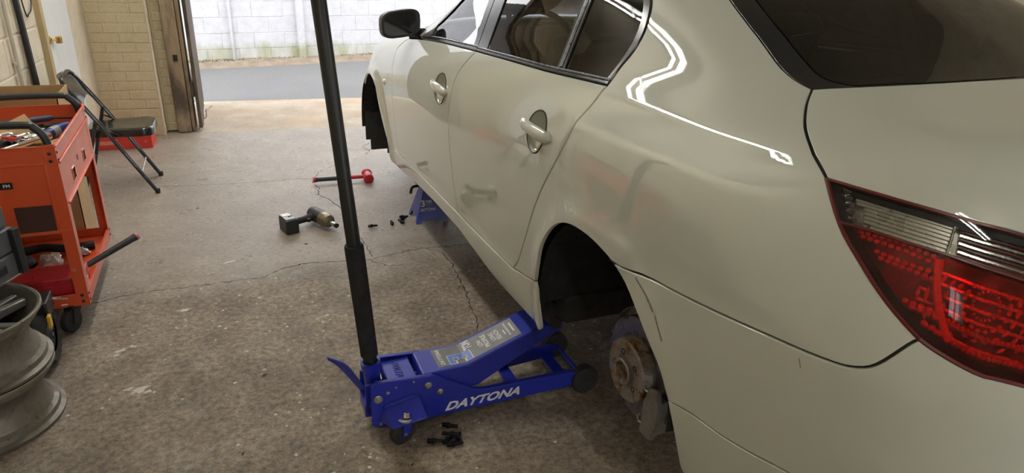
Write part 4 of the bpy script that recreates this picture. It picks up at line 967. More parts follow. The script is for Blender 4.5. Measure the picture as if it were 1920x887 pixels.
# ---- wheel houses, brakes, underside
def wheel_house(cy, cz, R, x0, x1, side=-1):
    mb = MB(); K = 26; vs = []; fs = []; prof = []
    for k in range(K + 1):
        a = radians(-4 + (188) * k / K); prof.append((cy + R * cos(a), cz + R * sin(a)))
    for y, z in prof: vs += [(x0, y, z), (x1, y, z)]
    for k in range(K): fs.append((2 * k, 2 * k + 2, 2 * k + 3, 2 * k + 1))
    vs.append((x1, cy, cz)); c = len(vs) - 1
    for k in range(K): fs.append((2 * k + 1, 2 * k + 3, c))
    mb.add(vs, fs); return mb.build('wheel_liner', M['liner'], CAR)
wheel_house(1.12, .325, .368, -.895, -.48); wheel_house(3.98, .32, .386, -.922, -.48)
mb = MB(); mb.box((-.875, 4.365, .31), (.05, .016, .22)); mb.box((-.70, 4.355, .26), (.34, .02, .26)); mb.build('liner_flap', M['rubber'], CAR)
ub_ = MB(); ub_.box((0, 2.55, .255), (1.60, 2.15, .10)); ub_.box((0, .58, .30), (1.10, .50, .08)); ub_.box((0, 4.1, .27), (.90, 1.1, .14)); ub_.box((0, 1.1, .36), (.94, .9, .12))
ub_.build('underbody', M['under'], CAR, bevel=.01)
for s in (-1, 1):
    b = MB(); b.box((s * .79, 2.5, .20), (.03, 1.9, .10)); b.build('sill_seam', M['under'], CAR)
def brake(cy, cz, hx, hz):
    """hub, disc, shield and caliper of a wheel that has been taken off (left side)"""
    hub = empty('brake_assembly', (hx, cy, hz)); hub.parent = CAR
    X = Matrix.Rotation(-pi / 2, 4, 'Y')                        # lathe axis z -> -x (outward)
    b = MB(); b.lathe([(.160, -.004), (.160, .0), (.160, .006), (.152, .008), (.104, .008)], 48, X, cap=False); b.lathe([(.160, -.022), (.160, -.016), (.104, -.016)], 48, X, cap=False)
    b.lathe([(.150, -.016), (.150, -.004)], 48, X, cap=False); b.build('brake_disc', M['disc'], hub, smooth=30)
    b = MB(); b.lathe([(.104, -.016), (.103, .008), (.101, .030), (.0985, .036), (.0985, .044), (.094, .048), (.044, .049), (.040, .047)], 48, X, cap=False); b.build('disc_hat', M['rust'], hub, smooth=30)
    b = MB(); b.lathe([(.041, .046), (.041, .060), (.038, .062), (.033, .062), (.032, .030), (.0, .028)], 32, X, cap=False); b.build('hub_spigot', M['rust'], hub, smooth=30)
    for k in range(5):
        a = 2 * pi * k / 5 + .3; p = X @ Vector((.060 * cos(a), .060 * sin(a), .048))
        b = MB(); b.lathe([(.0095, 0), (.0095, .0016), (.006, .0016), (.006, -.006), (.0, -.006)], 14, Matrix.Translation(p) @ X, cap=False); b.build('bolt_hole', M['under'], hub)
    b = MB(); b.lathe([(.182, -.012), (.184, -.014), (.183, -.040), (.170, -.046), (.07, -.046)], 48, X, cap=False); b.build('dust_shield', M['shield'], hub, smooth=30)
    # caliper hangs at the rear lower side of the disc
    cal = MB()
    P = [(-.062, -.135, -.005), (-.062, -.155, -.045), (-.060, -.140, -.120), (-.058, -.105, -.160)]
    cal.tube(smooth_path([(.03, -.115, .005), (.03, -.145, -.04), (.03, -.135, -.10)], 4), .033, 10)
    cal.box((-.012, -.145, -.05), (.075, .038, .135), Matrix.Rotation(.22, 4, 'X'))
    co = cal.build('brake_caliper', M['caliper'], hub, bevel=.005)
    b = MB(); b.prism([(-.168, .03), (-.130, .02), (-.110, -.035), (-.106, -.10), (-.128, -.145), (-.158, -.14), (-.180, -.08), (-.182, -.01)], -.052, -.036)
    o = b.build('caliper_bracket', M['caliper'], hub, bevel=.004); 
    for v in o.data.vertices: v.co = Vector((v.co.y, v.co.x, v.co.z))
    for (y, z, d) in ((-.112, .028, .02), (-.096, -.088, .02)):
        b = MB(); b.tube([(-.045, y, z), (-.050, y + .008, z - .012), (-.046, y + .004, z - .028), (-.040, y - .016, z - .030)], .004, 6); b.build('spring_clip', M['steel'], hub)
    b = MB(); b.cyl((.02, 0, 0), (.36, .02, .07), .030, .022); b.lathe([(.05, .02), (.05, -.05)], 16, Matrix.Rotation(-pi / 2, 4, 'Y') @ Matrix.Translation((0, 0, -.05))); b.build('drive_shaft', M['under'], hub)
    b = MB(); b.bar((.03, 0, -.07), (.38, .05, -.04), .05, .035); b.bar((.03, .03, .09), (.36, .08, .12), .03, .03); b.bar((.04, -.05, -.02), (.36, -.12, .02), .03, .03); b.build('control_arm', M['under'], hub, bevel=.005)
    b = MB(); b.cyl((.13, .02, -.02), (.18, .02, .42), .035); b.build('damper', M['under'], hub)
    return hub
brake(1.135, .325, -.720, .218)
brake(3.98, .32, -.735, .33)

# ---- cabin
def soft(c, d, name, m=M['seat'], rot=(0, 0, 0), bevel=.03):
    b = MB(); b.box((0, 0, 0), d); return b.build(name, m, CAR, bevel=bevel, seg=3, loc=c, rot=rot)
for s in (-1, 1):
    soft((s * .37, 2.45, .47), (.50, .52, .16), 'front_seat_cushion'); soft((s * .37, 2.13, .80), (.48, .14, .62), 'front_seat_back', rot=(.30, 0, 0), bevel=.05)
    soft((s * .37, 2.00, 1.18), (.27, .10, .19), 'headrest', rot=(.2, 0, 0), bevel=.04)
    soft((s * .34, 1.18, 1.16), (.26, .09, .15), 'headrest', rot=(.2, 0, 0), bevel=.04)
    b = MB(); b.tube([(s * .72, 2.28, 1.25), (s * .66, 2.26, .95), (s * .56, 2.28, .55)], .012, 4); b.build('seat_belt', M['cabin'], CAR)
soft((0, 1.50, .50), (1.30, .52, .18), 'rear_bench'); soft((0, 1.27, .82), (1.28, .15, .62), 'rear_backrest', rot=(.35, 0, 0), bevel=.05)
soft((0, 1.00, 1.03), (1.15, .42, .03), 'parcel_shelf', M['cabin'], bevel=.008)
soft((0, 3.02, .90), (1.42, .42, .26), 'dashboard', M['cabin'], rot=(.1, 0, 0), bevel=.06)
soft((0, 2.35, .50), (.22, 1.1, .22), 'centre_console', M['cabin'])
b = MB(); mm = basis((1, 0, 0), (0, .42, .9), (-.37, 2.68, .98)); b.tube([mm @ Vector((.185 * cos(a), .185 * sin(a), 0)) for a in np.linspace(0, 2 * pi, 32, endpoint=False)], .015, 8, closed=True)
for a in (0, pi, -pi / 2): b.bar(mm @ Vector((0, 0, .01)), mm @ Vector((.18 * cos(a), .18 * sin(a), 0)), .035, .014, mm.to_3x3() @ Vector((0, 0, 1)))
b.build('steering_wheel', M['cabin'], CAR)
panel('headliner', [chain((7.95, 12), (8.0, 10.33), (8.6, 10.2), (10.6, 10.2), (11.4, 10.7), (11.3, 12))], M['headliner'], sym=True, off=-.03, rim=False, grid=.06)
panel('door_card', [chain('fgap', 'sill_f', 'sill_r', '-cgap', '-belt_r', '-belt_f')], M['cabin'], off=-.06, rim=False, grid=.06)
# ================================================================== THINGS
# ---------------------------------------------------------------- trolley jack
JX, JY = -1.05, 1.69
JK = tag(empty('floor_jack', (JX, JY, 0)), 'blue long reach trolley jack with an upright black handle, lifting the car sill', 'jack')
def jl(x, y=0.0, z=0.0): return (x - JX, y, z)
def plate(name, y0, sgn, flare):
    prof = [(-1.447, .052), (-1.444, .205), (-1.43, .216), (-1.255, .205), (-1.235, .203), (-1.205, .188), (-1.089, .118), (-1.06, .108), (-1.03, .104), (-.69, .100), (-.665, .088), (-.660, .040), (-.72, .036), (-1.20, .034), (-1.32, .028), (-1.42, .034)]
    b = MB(); P = [(x - JX, z) for x, z in prof]; b.prism(P, y0 - .003, y0 + .003)
    o = b.build(name, M['blue'], JK, bevel=.0012)
    def fl(x): return flare * max(0, min(1, (x + JX + 1.15) / .35))
    for v in o.data.vertices: v.co.y += fl(v.co.x)
    # folded top flange
    top = [p for p in prof[2:11]]; b = MB(); vs = []
    for x, z in top:
        for dy in (0, -sgn * .014): vs += [(x - JX, y0 + dy + fl(x - JX), z + .001), (x - JX, y0 + dy + fl(x - JX), z - .004)]
    n = len(top); fs = []
    for i in range(n - 1):
        a = i * 4; c_ = a + 4; fs += [(a, a + 2, c_ + 2, c_), (a + 1, c_ + 1, c_ + 3, a + 3), (a, c_, c_ + 1, a + 1), (a + 2, a + 3, c_ + 3, c_ + 2)]
    b.add(vs, fs); b.build('plate_flange', M['blue'], JK); return o
pn = plate('side_plate', -.090, -1, .0); plate('side_plate', .078, 1, .040)
# welds, bolts
for x, z, r, hx in ((-1.422, .153, .0155, 0), (-1.389, .173, .007, 0), (-1.249, .170, .0135, 0), (-1.207, .135, .013, 1), (-1.417, .053, .006, 0), (-1.361, .188, .004, 0), (-1.30, .196, .004, 0)):
    b = MB(); mt = Matrix.Translation(jl(x, -.093, z)) @ Matrix.Rotation(pi / 2, 4, 'X')
    b.lathe([(r, 0), (r, .002), (r * .86, .0045), (r * .3, .005)], 6 if hx else 20, mt)
    if r > .012: b.lathe([(r * .55, .004), (r * .5, .009)], 6 if not hx else 16, mt)
    b.build('bolt_head', M['steel'], JK, bevel=.0006)
# rear caster brackets
for s in (-1, 1):
    by = -.093 if s < 0 else .081
    b = MB(); b.prism([(x - JX, z) for x, z in ((-1.405, .128), (-1.30, .150), (-1.272, .13), (-1.272, .124), (-1.300, .141), (-1.405, .120))], by, by + s * .012)
    vs = [jl(-1.405, by, .122), jl(-1.285, by, .150), jl(-1.275, by + s * .075, .098), jl(-1.395, by + s * .075, .082)]
    vs = [Vector(v) for v in vs]; b.add(vs + [v - Vector((0, 0, .006)) for v in vs], [(0, 1, 2, 3), (7, 6, 5, 4), (0, 4, 5, 1), (1, 5, 6, 2), (2, 6, 7, 3), (3, 7, 4, 0)])
    b.add([jl(-1.285, by, .150), jl(-1.255, by, .09), jl(-1.275, by + s * .075, .098)], [(0, 1, 2)]); b.add([jl(-1.405, by, .122), jl(-1.425, by, .07), jl(-1.395, by + s * .075, .082)], [(0, 1, 2)])
    b.build('caster_bracket', M['blue'], JK, bevel=.001)
    cy = by + s * .050
    b = MB(); b.lathe([(.011, 0), (.011, .009), (.008, .012)], 6, Matrix.Translation(jl(-1.338, cy, .104))); b.lathe([(.016, 0), (.016, .002)], 18, Matrix.Translation(jl(-1.338, cy, .1025))); b.build('caster_bolt', M['chrome'], JK)
    cst = empty('caster', jl(-1.345, cy, 0), -.35 * s, JK)
    b = MB(); b.lathe([(.026, .088), (.026, .096), (.018, .098)], 20); b.build('swivel_ring', M['steel'], cst)
    b = MB()
    for q in (-1, 1): b.prism([(-.018, .090), (.022, .090), (.0, .036), (-.024, .036)], q * .018 - .0015, q * .018 + .0015)
    b.box((0, 0, .089), (.05, .038, .003)); b.build('fork', M['blue'], cst)
    b = MB(); b.lathe([(.010, -.014), (.040, -.014), (.0455, -.009), (.0455, .009), (.040, .014), (.010, .014)], 28, Matrix.Translation((-.012, 0, .0455)) @ Matrix.Rotation(pi / 2, 4, 'X')); b.build('wheel', M['rubber'], cst)
    b = MB(); b.cyl((-.012, -.022, .0455), (-.012, .022, .0455), .006); b.build('axle', M['steel'], cst)
# front axle and wheels
b = MB(); b.cyl(jl(-.635, -.105, .055), jl(-.635, .185, .055), .011); b.build('front_axle', M['blue'], JK)
for y in (-.087, .172):
    b = MB(); b.lathe([(.012, -.024), (.046, -.024), (.054, -.018), (.055, 0), (.054, .018), (.046, .024), (.012, .024)], 30, Matrix.Translation(jl(-.635, y, .055)) @ Matrix.Rotation(pi / 2, 4, 'X')); b.build('front_wheel', M['rubber'], JK)
    b = MB(); b.lathe([(.017, -.026), (.017, -.024)], 20, Matrix.Translation(jl(-.635, y, .055)) @ Matrix.Rotation(pi / 2, 4, 'X')); b.build('wheel_cap', M['blackplastic'], JK)
for x_, z_ in ((-.71, .055), (-.90, .046)):
    b = MB(); b.box(jl(x_, .012, z_), (.045, .20, .012)); b.build('cross_member', M['blue'], JK, bevel=.001)
# lifting arm: a bent box section
TOP = [(-1.268, .196), (-1.262, .206), (-1.10, .208), (-.845, .302), (-.735, .318)]
BOT = [(-.735, .285), (-.845, .232), (-1.06, .115), (-1.20, .105), (-1.268, .12)]
b = MB(); b.prism([(x - JX, z) for x, z in TOP + BOT], -.074, .074); arm = b.build('lift_arm', M['blue'], JK, bevel=.004, seg=2)
b = MB(); b.cyl(jl(-.765, 0, .316), jl(-.765, 0, .326), .048, n=24); b.build('saddle', M['rubber'], JK)
b = MB(); b.lathe([(.006, 0), (.006, .004), (.003, .005)], 6, Matrix.Translation(jl(-1.2685, 0, .165)) @ Matrix.Rotation(-pi / 2, 4, 'Y')); b.build('grease_nipple', M['steel'], JK)
def on_arm(a, w, lift):
    """a metres along the arm from its rear edge, w across towards the far side"""
    s1 = hypot(.162, .002)
    if a <= s1: t = a / s1; p = Vector((-1.262 + .162 * t, w, .206 + .002 * t)); n = Vector((0, 0, 1))
    else:
        d = Vector((.255, 0, .094)).normalized(); p = Vector((-1.10, w, .208)) + d * (a - s1); n = Vector((-d.z, 0, d.x))
    p += n * lift; return (p.x - JX, p.y, p.z)
b = MB()
for a0, a1 in ((.062, .162), (.162, .385)):
    vs = [on_arm(a, w, l) for l in (.0006,) for a, w in ((a0, -.057), (a1, -.057), (a1, .060), (a0, .060))]; b.add(vs, [(0, 1, 2, 3)])
b.build('grey_label', M['greyprint'], JK, smooth=0)
def arm_text(body, a, w, width, height, m, name='label_lettering', lift=.0014, shear=0.0, bold=0.0):
    # the lettering is read along the jack's width, its top towards the handle
    fit_text(body, width, height, lambda x, y, z: on_arm(a - y, w + x, lift), name, M[m], JK, shear, bold)
arm_text('DAYTONA', .082, .002, .100, .016, 'whiteprint', shear=.25, bold=.04)
def block_three(a, w, wd, ht, m, lift, grow):
    """a heavy angular 3 drawn as strokes; x right along the width, y up towards the handle"""
    t = .30 * wd + grow * 2; hw, hh = wd / 2 + grow, ht / 2 + grow; b = MB()
    R_ = [(-hw, hh - t * .95, hw * .85, hh), (hw - t, -hh * .95, hw, hh * .95), (-hw, -hh, hw * .85, -hh + t * .95), (-hw * .25, -t * .45, hw * .8, t * .45), (-hw, hh - t * 1.35, -hw + t, hh), (-hw, -hh, -hw + t, -hh + t * 1.35)]
    for k_, (x0, y0, x1, y1) in enumerate(R_):
        lift += .00006; ys = [y0, y1]; bend = a - .162
        if y0 < bend < y1: ys = [y0, bend, y1]
        for q0, q1 in zip(ys, ys[1:]): b.add([on_arm(a - y, w + x, lift) for x, y in ((x0, q0), (x1, q0), (x1, q1), (x0, q1))], [(0, 1, 2, 3)])
    b.build('label_numeral', M[m], JK, smooth=0)
block_three(.150, -.027, .054, .084, 'whiteprint', .0012, .0030)
block_three(.150, -.027, .054, .084, 'bluelight', .0022, .0)
arm_text('TON', .192, .030, .052, .034, 'whiteprint', bold=.045, lift=.0022)
for body, a, w, wd, ht in (('LOW', .238, .003, .042, .0175), ('PROFILE', .260, .003, .078, .0185), ('LONG', .289, .003, .052, .0175), ('REACH', .310, .003, .060, .0185), ('PROFESSIONAL', .350, .006, .084, .009)):
    arm_text(body, a, w, wd, ht, 'whiteprint', bold=.032)
for a_, w_, wd_, ht_ in ((.336, -.004, .030, .005), (.369, .006, .058, .007)):
    b = MB(); b.add([on_arm(a_ - y, w_ + x, .0014) for x, y in ((-wd_ / 2, -ht_ / 2), (wd_ / 2, -ht_ / 2), (wd_ / 2, ht_ / 2), (-wd_ / 2, ht_ / 2))], [(0, 1, 2, 3)]); b.build('label_print_line', M['whiteprint'], JK, smooth=0)
# lettering on the near side plate
fit_text('DAYTONA', .285, .036, lambda x, y, z: jl(-1.048 + x, -.0938, .0665 + y + .012 * x), 'side_lettering', M['whiteprint'], JK, shear=.42, bold=.035)
# tank cover with raised name
b = MB(); b.box(jl(-1.332, -.006, .193), (.098, .158, .010)); b.box(jl(-1.382, -.006, .172), (.004, .158, .05)); cv = b.build('tank_cover', M['blue'], JK, bevel=.002)
fit_text('DAYTONA', .118, .026, lambda x, y, z: (-1.335 - JX - y, -.006 + x, .1982 + z), 'raised_name', M['blue'], cv, shear=.3, bold=.01, extrude=.0018)
b = MB(); b.cyl(jl(-1.415, -.006, .10), jl(-1.10, -.006, .085), .034, n=20); b.box(jl(-1.34, -.006, .11), (.12, .12, .12)); b.build('ram', M['under'], JK, bevel=.004)
b = MB(); b.cyl(jl(-1.403, -.060, .205), jl(-1.392, .02, .195), .004); b.ball(jl(-1.395, .03, .205), .008, 10, 6); b.build('release_rod', M['chrome'], JK)
# handle socket, pedal, handle
D = Vector((-.075, 0, 1)).normalized(); S0 = Vector(jl(-1.412, -.004, .06))
b = MB(); mt, L = align(S0, S0 + D * .19); b.lathe([(.030, 0), (.030, .178), (.034, .18), (.034, .19), (.026, .192), (.026, .10)], 24, mt, cap=False); b.build('handle_socket', M['blue'], JK, smooth=40)
b = MB(); b.box(jl(-1.435, -.050, .125), (.045, .010, .13)); b.box(jl(-1.435, .042, .125), (.045, .010, .13)); b.box(jl(-1.455, -.004, .085), (.012, .10, .05)); b.build('socket_yoke', M['blue'], JK, bevel=.003)
b = MB(); b.cyl(jl(-1.435, -.062, .10), jl(-1.435, .054, .10), .011); b.build('yoke_pin', M['steel'], JK)
P0 = Vector(jl(-1.442, .02, .118)); vs = []; K = 12
ped = [Vector(jl(*p)) for p in ((-1.438, .025, .100), (-1.462, .040, .135), (-1.492, .062, .178), (-1.512, .078, .200), (-1.532, .094, .212))]
pp = smooth_path(ped, 4); b = MB(); side = Vector((.62, .78, 0)); side = Vector((.55, -.62, .0)).normalized()
for i, p in enumerate(pp):
    w = .018 + .016 * (i / len(pp)); 
    vs += [p - side * w + Vector((0, 0, .004)), p + side * w + Vector((0, 0, .004)), p + side * w - Vector((0, 0, .006)), p - side * w - Vector((0, 0, .006))]
fs = [(0, 1, 2, 3)]
for i in range(len(pp) - 1):
    a = i * 4; fs += [(a + k, a + 4 + k, a + 4 + (k + 1) % 4, a + (k + 1) % 4) for k in range(4)]
fs.append((len(vs) - 1, len(vs) - 2, len(vs) - 3, len(vs) - 4)); b.add(vs, fs); pd = b.build('pump_pedal', M['blue'], JK, bevel=.002)
b = MB()
for k in range(9):
    i = len(pp) - 1 - k * .95; j = int(i); p = pp[j] + (pp[min(j + 1, len(pp) - 1)] - pp[j]) * (i - j); w = .033 - k * .0010
    b.cyl(p - side * w + Vector((0, 0, .006)), p + side * w + Vector((0, 0, .006)), .0028, n=6)
o = b.build('pedal_rib', M['blue'], pd); o['kind'] = 'stuff'
H0 = Vector(jl(-1.424, -.002, .225)); H = lambda s: H0 + D * s
b = MB(); m0, _ = align(H(0), H(1)); b.lathe([(.0235, -.05), (.0235, .04), (.0235, .05)], 20, m0); hd = b.build('handle_tube', M['blackmetal'], JK)
b = MB(); b.lathe([(.0245, .045), (.0295, .052), (.0305, .35), (.0305, .455), (.0285, .462), (.0225, .464)], 24, m0, cap=False); b.build('foam_grip', M['foam'], JK)
b = MB(); b.lathe([(.0222, .455), (.0222, .625), (.0215, .627), (.0215, 1.22), (.018, 1.225)], 20, m0); b.build('upper_tube', M['blackmetal'], JK)

# ---------------------------------------------------------------- axle stand
AS = tag(empty('axle_stand', (-.700, 3.53, 0)), 'blue three ton axle stand under the front door sill', 'stand')
def frus(y0): pass
base = [(-.098, -.098), (.098, -.098), (.098, .098), (-.098, .098)]; topp = [(-.030, -.034), (.030, -.034), (.030, .034), (-.030, .034)]; HT = .235
def lv(t, k, cut=0.0): return Vector((base[k][0] * (1 - t) + topp[k][0] * t, base[k][1] * (1 - t) + topp[k][1] * t, HT * t))
for k in range(4):
    a, c_ = k, (k + 1) % 4; P = lambda q, t: lv(t, a) * (1 - q) + lv(t, c_) * q
    b = MB(); n = 10; vs = []; fs = []
    outline = [(0, 0), (.13, 0), (.22, .16), (.78, .16), (.87, 0), (1, 0), (1, .5), (1, 1), (0, 1), (0, .5)] if k != 0 else [(0, 0), (.14, 0), (.20, .075), (.80, .075), (.86, 0), (1, 0), (1, .5), (1, 1), (0, 1), (0, .5)]
    q3 = [P(q, t) for q, t in outline]; ctr = sum((Vector((p.x, p.y, 0)) for p in q3), Vector()) / len(q3); inn = -Vector((ctr.x, ctr.y, 0)).normalized() * .004
    m = len(q3); b.add(q3 + [p + inn for p in q3], [tuple(range(m)), tuple(range(2 * m - 1, m - 1, -1))] + [((i + 1) % m, i, i + m, (i + 1) % m + m) for i in range(m)])
    b.build('stand_leg', M['blue'], AS, bevel=.0015)
b = MB(); b.box((0, 0, HT + .0), (.066, .074, .012)); b.box((0, 0, .25), (.032, .034, .10)); b.build('ratchet_column', M['blue'], AS, bevel=.002)
b = MB(); b.prism([(-.055, .298), (-.055, .317), (-.04, .310), (.04, .310), (.055, .317), (.055, .298), (.03, .290), (-.03, .290)], -.022, .022); b.build('stand_saddle', M['blue'], AS, bevel=.002)
b = MB(); b.tube(smooth_path([(-.03, -.03, .215), (-.065, -.045, .225), (-.105, -.06, .228), (-.118, -.065, .215), (-.124, -.068, .190)], 4), .0085, 8); b.build('ratchet_handle', M['blackmetal'], AS)
f0 = lv(0, 0); ux = (lv(0, 1) - lv(0, 0)).normalized(); uz = ((lv(1, 0) + lv(1, 1)) / 2 - (lv(0, 0) + lv(0, 1)) / 2).normalized(); fn = ux.cross(uz).normalized(); mid0 = (lv(0, 0) + lv(0, 1)) / 2
sf = lambda X, Z: (lambda x, y, z: tuple(mid0 + ux * (X + x) + uz * (Z + y) + fn * .0012))
fit_text('3', .026, .040, sf(-.050, .122), 'stand_lettering', M['whiteprint'], AS, bold=.03)
fit_text('TON', .036, .019, sf(-.014, .130), 'stand_lettering', M['whiteprint'], AS, bold=.03)
b = MB(); g_ = sf(-.015, .112); b.add([g_(-.017, -.003, 0), g_(.017, -.003, 0), g_(.017, .003, 0), g_(-.017, .003, 0)], [(0, 1, 2, 3)]); b.build('printed_bar', M['greyprint'], AS, smooth=0)
fit_text('DAYTONA', .094, .018, sf(-.022, .084), 'stand_lettering', M['whiteprint'], AS, shear=.4, bold=.02)

# ---------------------------------------------------------------- wheel bolts on the floor
def wheel_bolt(loc, rz, label, tilt=0.0, group=None):
    t = tag(empty('wheel_bolt', loc, rz), label, 'bolt', group)
    X = Matrix.Rotation(tilt, 4, 'Y') @ Matrix.Rotation(pi / 2, 4, 'Y')
    b = MB(); b.lathe([(.0085, -.020), (.0095, -.018), (.0095, -.003), (.0125, -.001), (.0125, .002), (.010, .006)], 6, X); b.build('bolt_head', M['bolt'], t, bevel=.0006)
    b = MB(); b.lathe([(.0095, .004), (.0068, .010), (.0068, .012)] + [(.0068 - .0006 * (k % 2), .012 + .0016 * k) for k in range(14)] + [(.0055, .036)], 12, X); b.build('threaded_shank', M['bolt'], t)
    return t
wheel_bolt((-1.190, 1.562, .0125), -.55, 'black wheel bolt lying alone nearest the jack side plate')
wheel_bolt((-1.262, 1.500, .0125), -.35, 'black wheel bolt left of the small pile of bolts by the jack')
wheel_bolt((-1.215, 1.488, .0125), .45, 'black wheel bolt at the left of the small pile by the jack')
wheel_bolt((-1.180, 1.478, .0125), 1.1, 'black wheel bolt at the right of the small pile by the jack')
wheel_bolt((-1.205, 1.462, .0125), -.1, 'black wheel bolt at the near edge of the small pile by the jack')
wheel_bolt((-1.198, 1.484, .0345), 2.6, 'black wheel bolt lying on top of the small pile by the jack')
wheel_bolt((-1.065, 3.463, .0125), -.1, 'single black wheel bolt lying between the impact wrench and the axle stand')
wheel_bolt((-.940, 3.468, .0125), 1.5, 'short looking black wheel bolt pointing away, left of the bolt cluster near the axle stand')
wheel_bolt((-.880, 3.475, .0125), 1.9, 'near black wheel bolt of the cluster beside the axle stand')
wheel_bolt((-.862, 3.515, .0125), .7, 'far black wheel bolt of the cluster beside the axle stand')
wheel_bolt((-.868, 3.498, .0345), .2, 'black wheel bolt on top of the cluster beside the axle stand', .1)

# ---------------------------------------------------------------- impact wrench
IW = tag(empty('impact_wrench', (-1.42, 3.58, 0)), 'black cordless impact wrench lying on its side on the concrete', 'drill')
Tm = basis((.40, -1.0, 0), (1.0, .40, 0), (.085, .01, .052))   # local x = nose direction, y across, z up (z axis flipped by cross)
def T(x, y, z): return Tm @ Vector((x, y, -z))
def tl_(prof, n=20): return prof
xa = Tm @ Matrix.Rotation(pi / 2, 4, 'Y')
b = MB(); b.lathe([(.020, -.105), (.036, -.100), (.041, -.085), (.042, -.02), (.041, .028)], 24, xa); b.build('motor_body', M['blackplastic'], IW)
b = MB(); b.lathe([(.0415, .026), (.043, .03), (.0425, .072), (.037, .092), (.026, .101), (.019, .103)], 24, xa); b.build('gear_case', M['ochre'], IW)
b = MB(); b.lathe([(.012, .10), (.0115, .165)], 16, xa); b.build('anvil', M['chrome'], IW)
b = MB(); b.lathe([(.0125, .163), (.014, .165), (.014, .178), (.010, .179)], 16, xa); b.build('anvil_collar', M['blackmetal'], IW)
for x0, x1, m, yy in ((-.075, .015, 'greyplast', .012),):
    b = MB(); n = 8; vs = []
    for i in range(n + 1):
        a = radians(62 + 70 * i / n)
        for x in (x0, x1): p = Tm @ Vector((x, .0435 * cos(a), -0.0435 * sin(a))); vs.append(p)
    b.add(vs, [(2 * i, 2 * i + 1, 2 * i + 3, 2 * i + 2) for i in range(n)]); b.build('side_label', M[m], IW)
b = MB(); p0, p1 = T(-.09, -.022, .037), T(.03, -.022, .037); b.bar(p0, p1, .008, .006); p0, p1 = T(.0, -.032, .03), T(.05, -.030, .032); b.bar(p0, p1, .012, .006); b.build('trim_rail', M['paleplast'], IW, bevel=.001)
b = MB(); hp = smooth_path([(.035, .03, .052), (.005, .018, .049), (-.030, .004, .047), (-.070, -.012, .046)], 4); b.tube(hp, [.028, .025, .022, .021, .020, .020, .0195, .019, .019, .019, .020, .022, .026][:len(hp)], 12); b.build('grip', M['rubber'], IW)
b = MB(); b.box((.012, -.008, .047), (.022, .022, .022), Matrix.Rotation(.3, 4, 'Z')); b.build('trigger', M['blackplastic'], IW, bevel=.004)
bm_ = Matrix.Translation((-.100, -.028, .0)) @ Matrix.Rotation(.28, 4, 'Z')
b = MB(); b.box((0, 0, .043), (.074, .118, .086), bm_); b.build('battery', M['blackplastic'], IW, bevel=.006)
b = MB(); b.box((-.002, .004, .088), (.060, .100, .005), bm_); b.build('battery_side', M['greyplast'], IW, bevel=.002)
b = MB(); b.box((-.006, .030, .0915), (.050, .044, .003), bm_); b.build('battery_label', M['paleplast'], IW, bevel=.001)
b = MB(); b.box((.006, -.006, .092), (.026, .008, .004), bm_ @ Matrix.Rotation(.5, 4, 'Z')); b.build('battery_clip', M['blackplastic'], IW)

# ---------------------------------------------------------------- red dead blow hammer
HM = tag(empty('dead_blow_hammer', (-.92, 4.33, 0), atan2(-.055, 1)), 'red dead blow hammer with a black handle lying on the floor', 'hammer')
b = MB(); b.lathe([(.016, -.355), (.018, -.350), (.0165, -.335), (.0145, -.32), (.015, -.25), (.0165, -.14), (.0155, -.13)], 16, Matrix.Translation((0, 0, .034)) @ Matrix.Rotation(pi / 2, 4, 'Y')); b.build('handle_grip', M['blackplastic'], HM)
b = MB(); b.lathe([(.0185, -.362), (.0195, -.358), (.0195, -.350), (.017, -.346)], 16, Matrix.Translation((0, 0, .034)) @ Matrix.Rotation(pi / 2, 4, 'Y')); b.build('pommel', M['red'], HM)
b = MB(); b.lathe([(.0135, -.135), (.0135, -.02)], 14, Matrix.Translation((0, 0, .034)) @ Matrix.Rotation(pi / 2, 4, 'Y')); b.build('neck', M['red'], HM)
b = MB(); b.lathe([(.027, -.062), (.034, -.058), (.036, -.050), (.036, -.032), (.031, -.028), (.031, .028), (.036, .032), (.036, .050), (.034, .058), (.027, .062)], 24, Matrix.Translation((.01, 0, .036)) @ Matrix.Rotation(pi / 2 + .12, 4, 'X')); b.build('hammer_head', M['red'], HM)

# ---------------------------------------------------------------- folding chair
CH = tag(empty('folding_chair', (-2.45, 4.65, 0)), 'black metal folding chair facing the car, behind the tool cart', 'chair')
y0, y1 = -.19, .19
def cl(x, y, z): return (x + 2.45, y, z)
back = [(-2.245, .0), (-2.355, .20), (-2.475, .42), (-2.575, .59), (-2.635, .685)]
frame = [cl(x, y0, z) for x, z in back] + [cl(-2.655, y0 + .015, .722), cl(-2.665, y0 + .05, .742), cl(-2.668, y0 + .10, .748), cl(-2.668, y1 - .10, .748), cl(-2.665, y1 - .05, .742), cl(-2.655, y1 - .015, .722)] + [cl(x, y1, z) for x, z in back[::-1]]
b = MB(); b.tube(frame, .0125, 10); b.build('front_frame', M['chairblack'], CH)
rear = [(-2.52, .50), (-2.58, .30), (-2.665, .0)]
for y in (y0 + .02, y1 - .02):
    b = MB(); b.tube([cl(x, y, z) for x, z in rear], .0115, 10); b.build('rear_leg', M['chairblack'], CH)
    b = MB(); b.bar(cl(-2.535, y, .455), cl(-2.40, y, .385), .006, .02, (0, 1, 0)); b.build('seat_bracket', M['chairblack'], CH)
    b = MB(); b.lathe([(.015, 0), (.015, .03)], 12, Matrix.Translation(cl(-2.6655, y, 0))); b.build('foot_cap', M['rubber'], CH)
for y in (y0, y1):
    b = MB(); b.lathe([(.0155, 0), (.0155, .03)], 12, Matrix.Translation(cl(-2.250, y, 0))); b.build('foot_cap', M['rubber'], CH)
b = MB(); b.cyl(cl(-2.325, y0, .14), cl(-2.325, y1, .14), .0065); b.build('front_stretcher', M['steel'], CH)
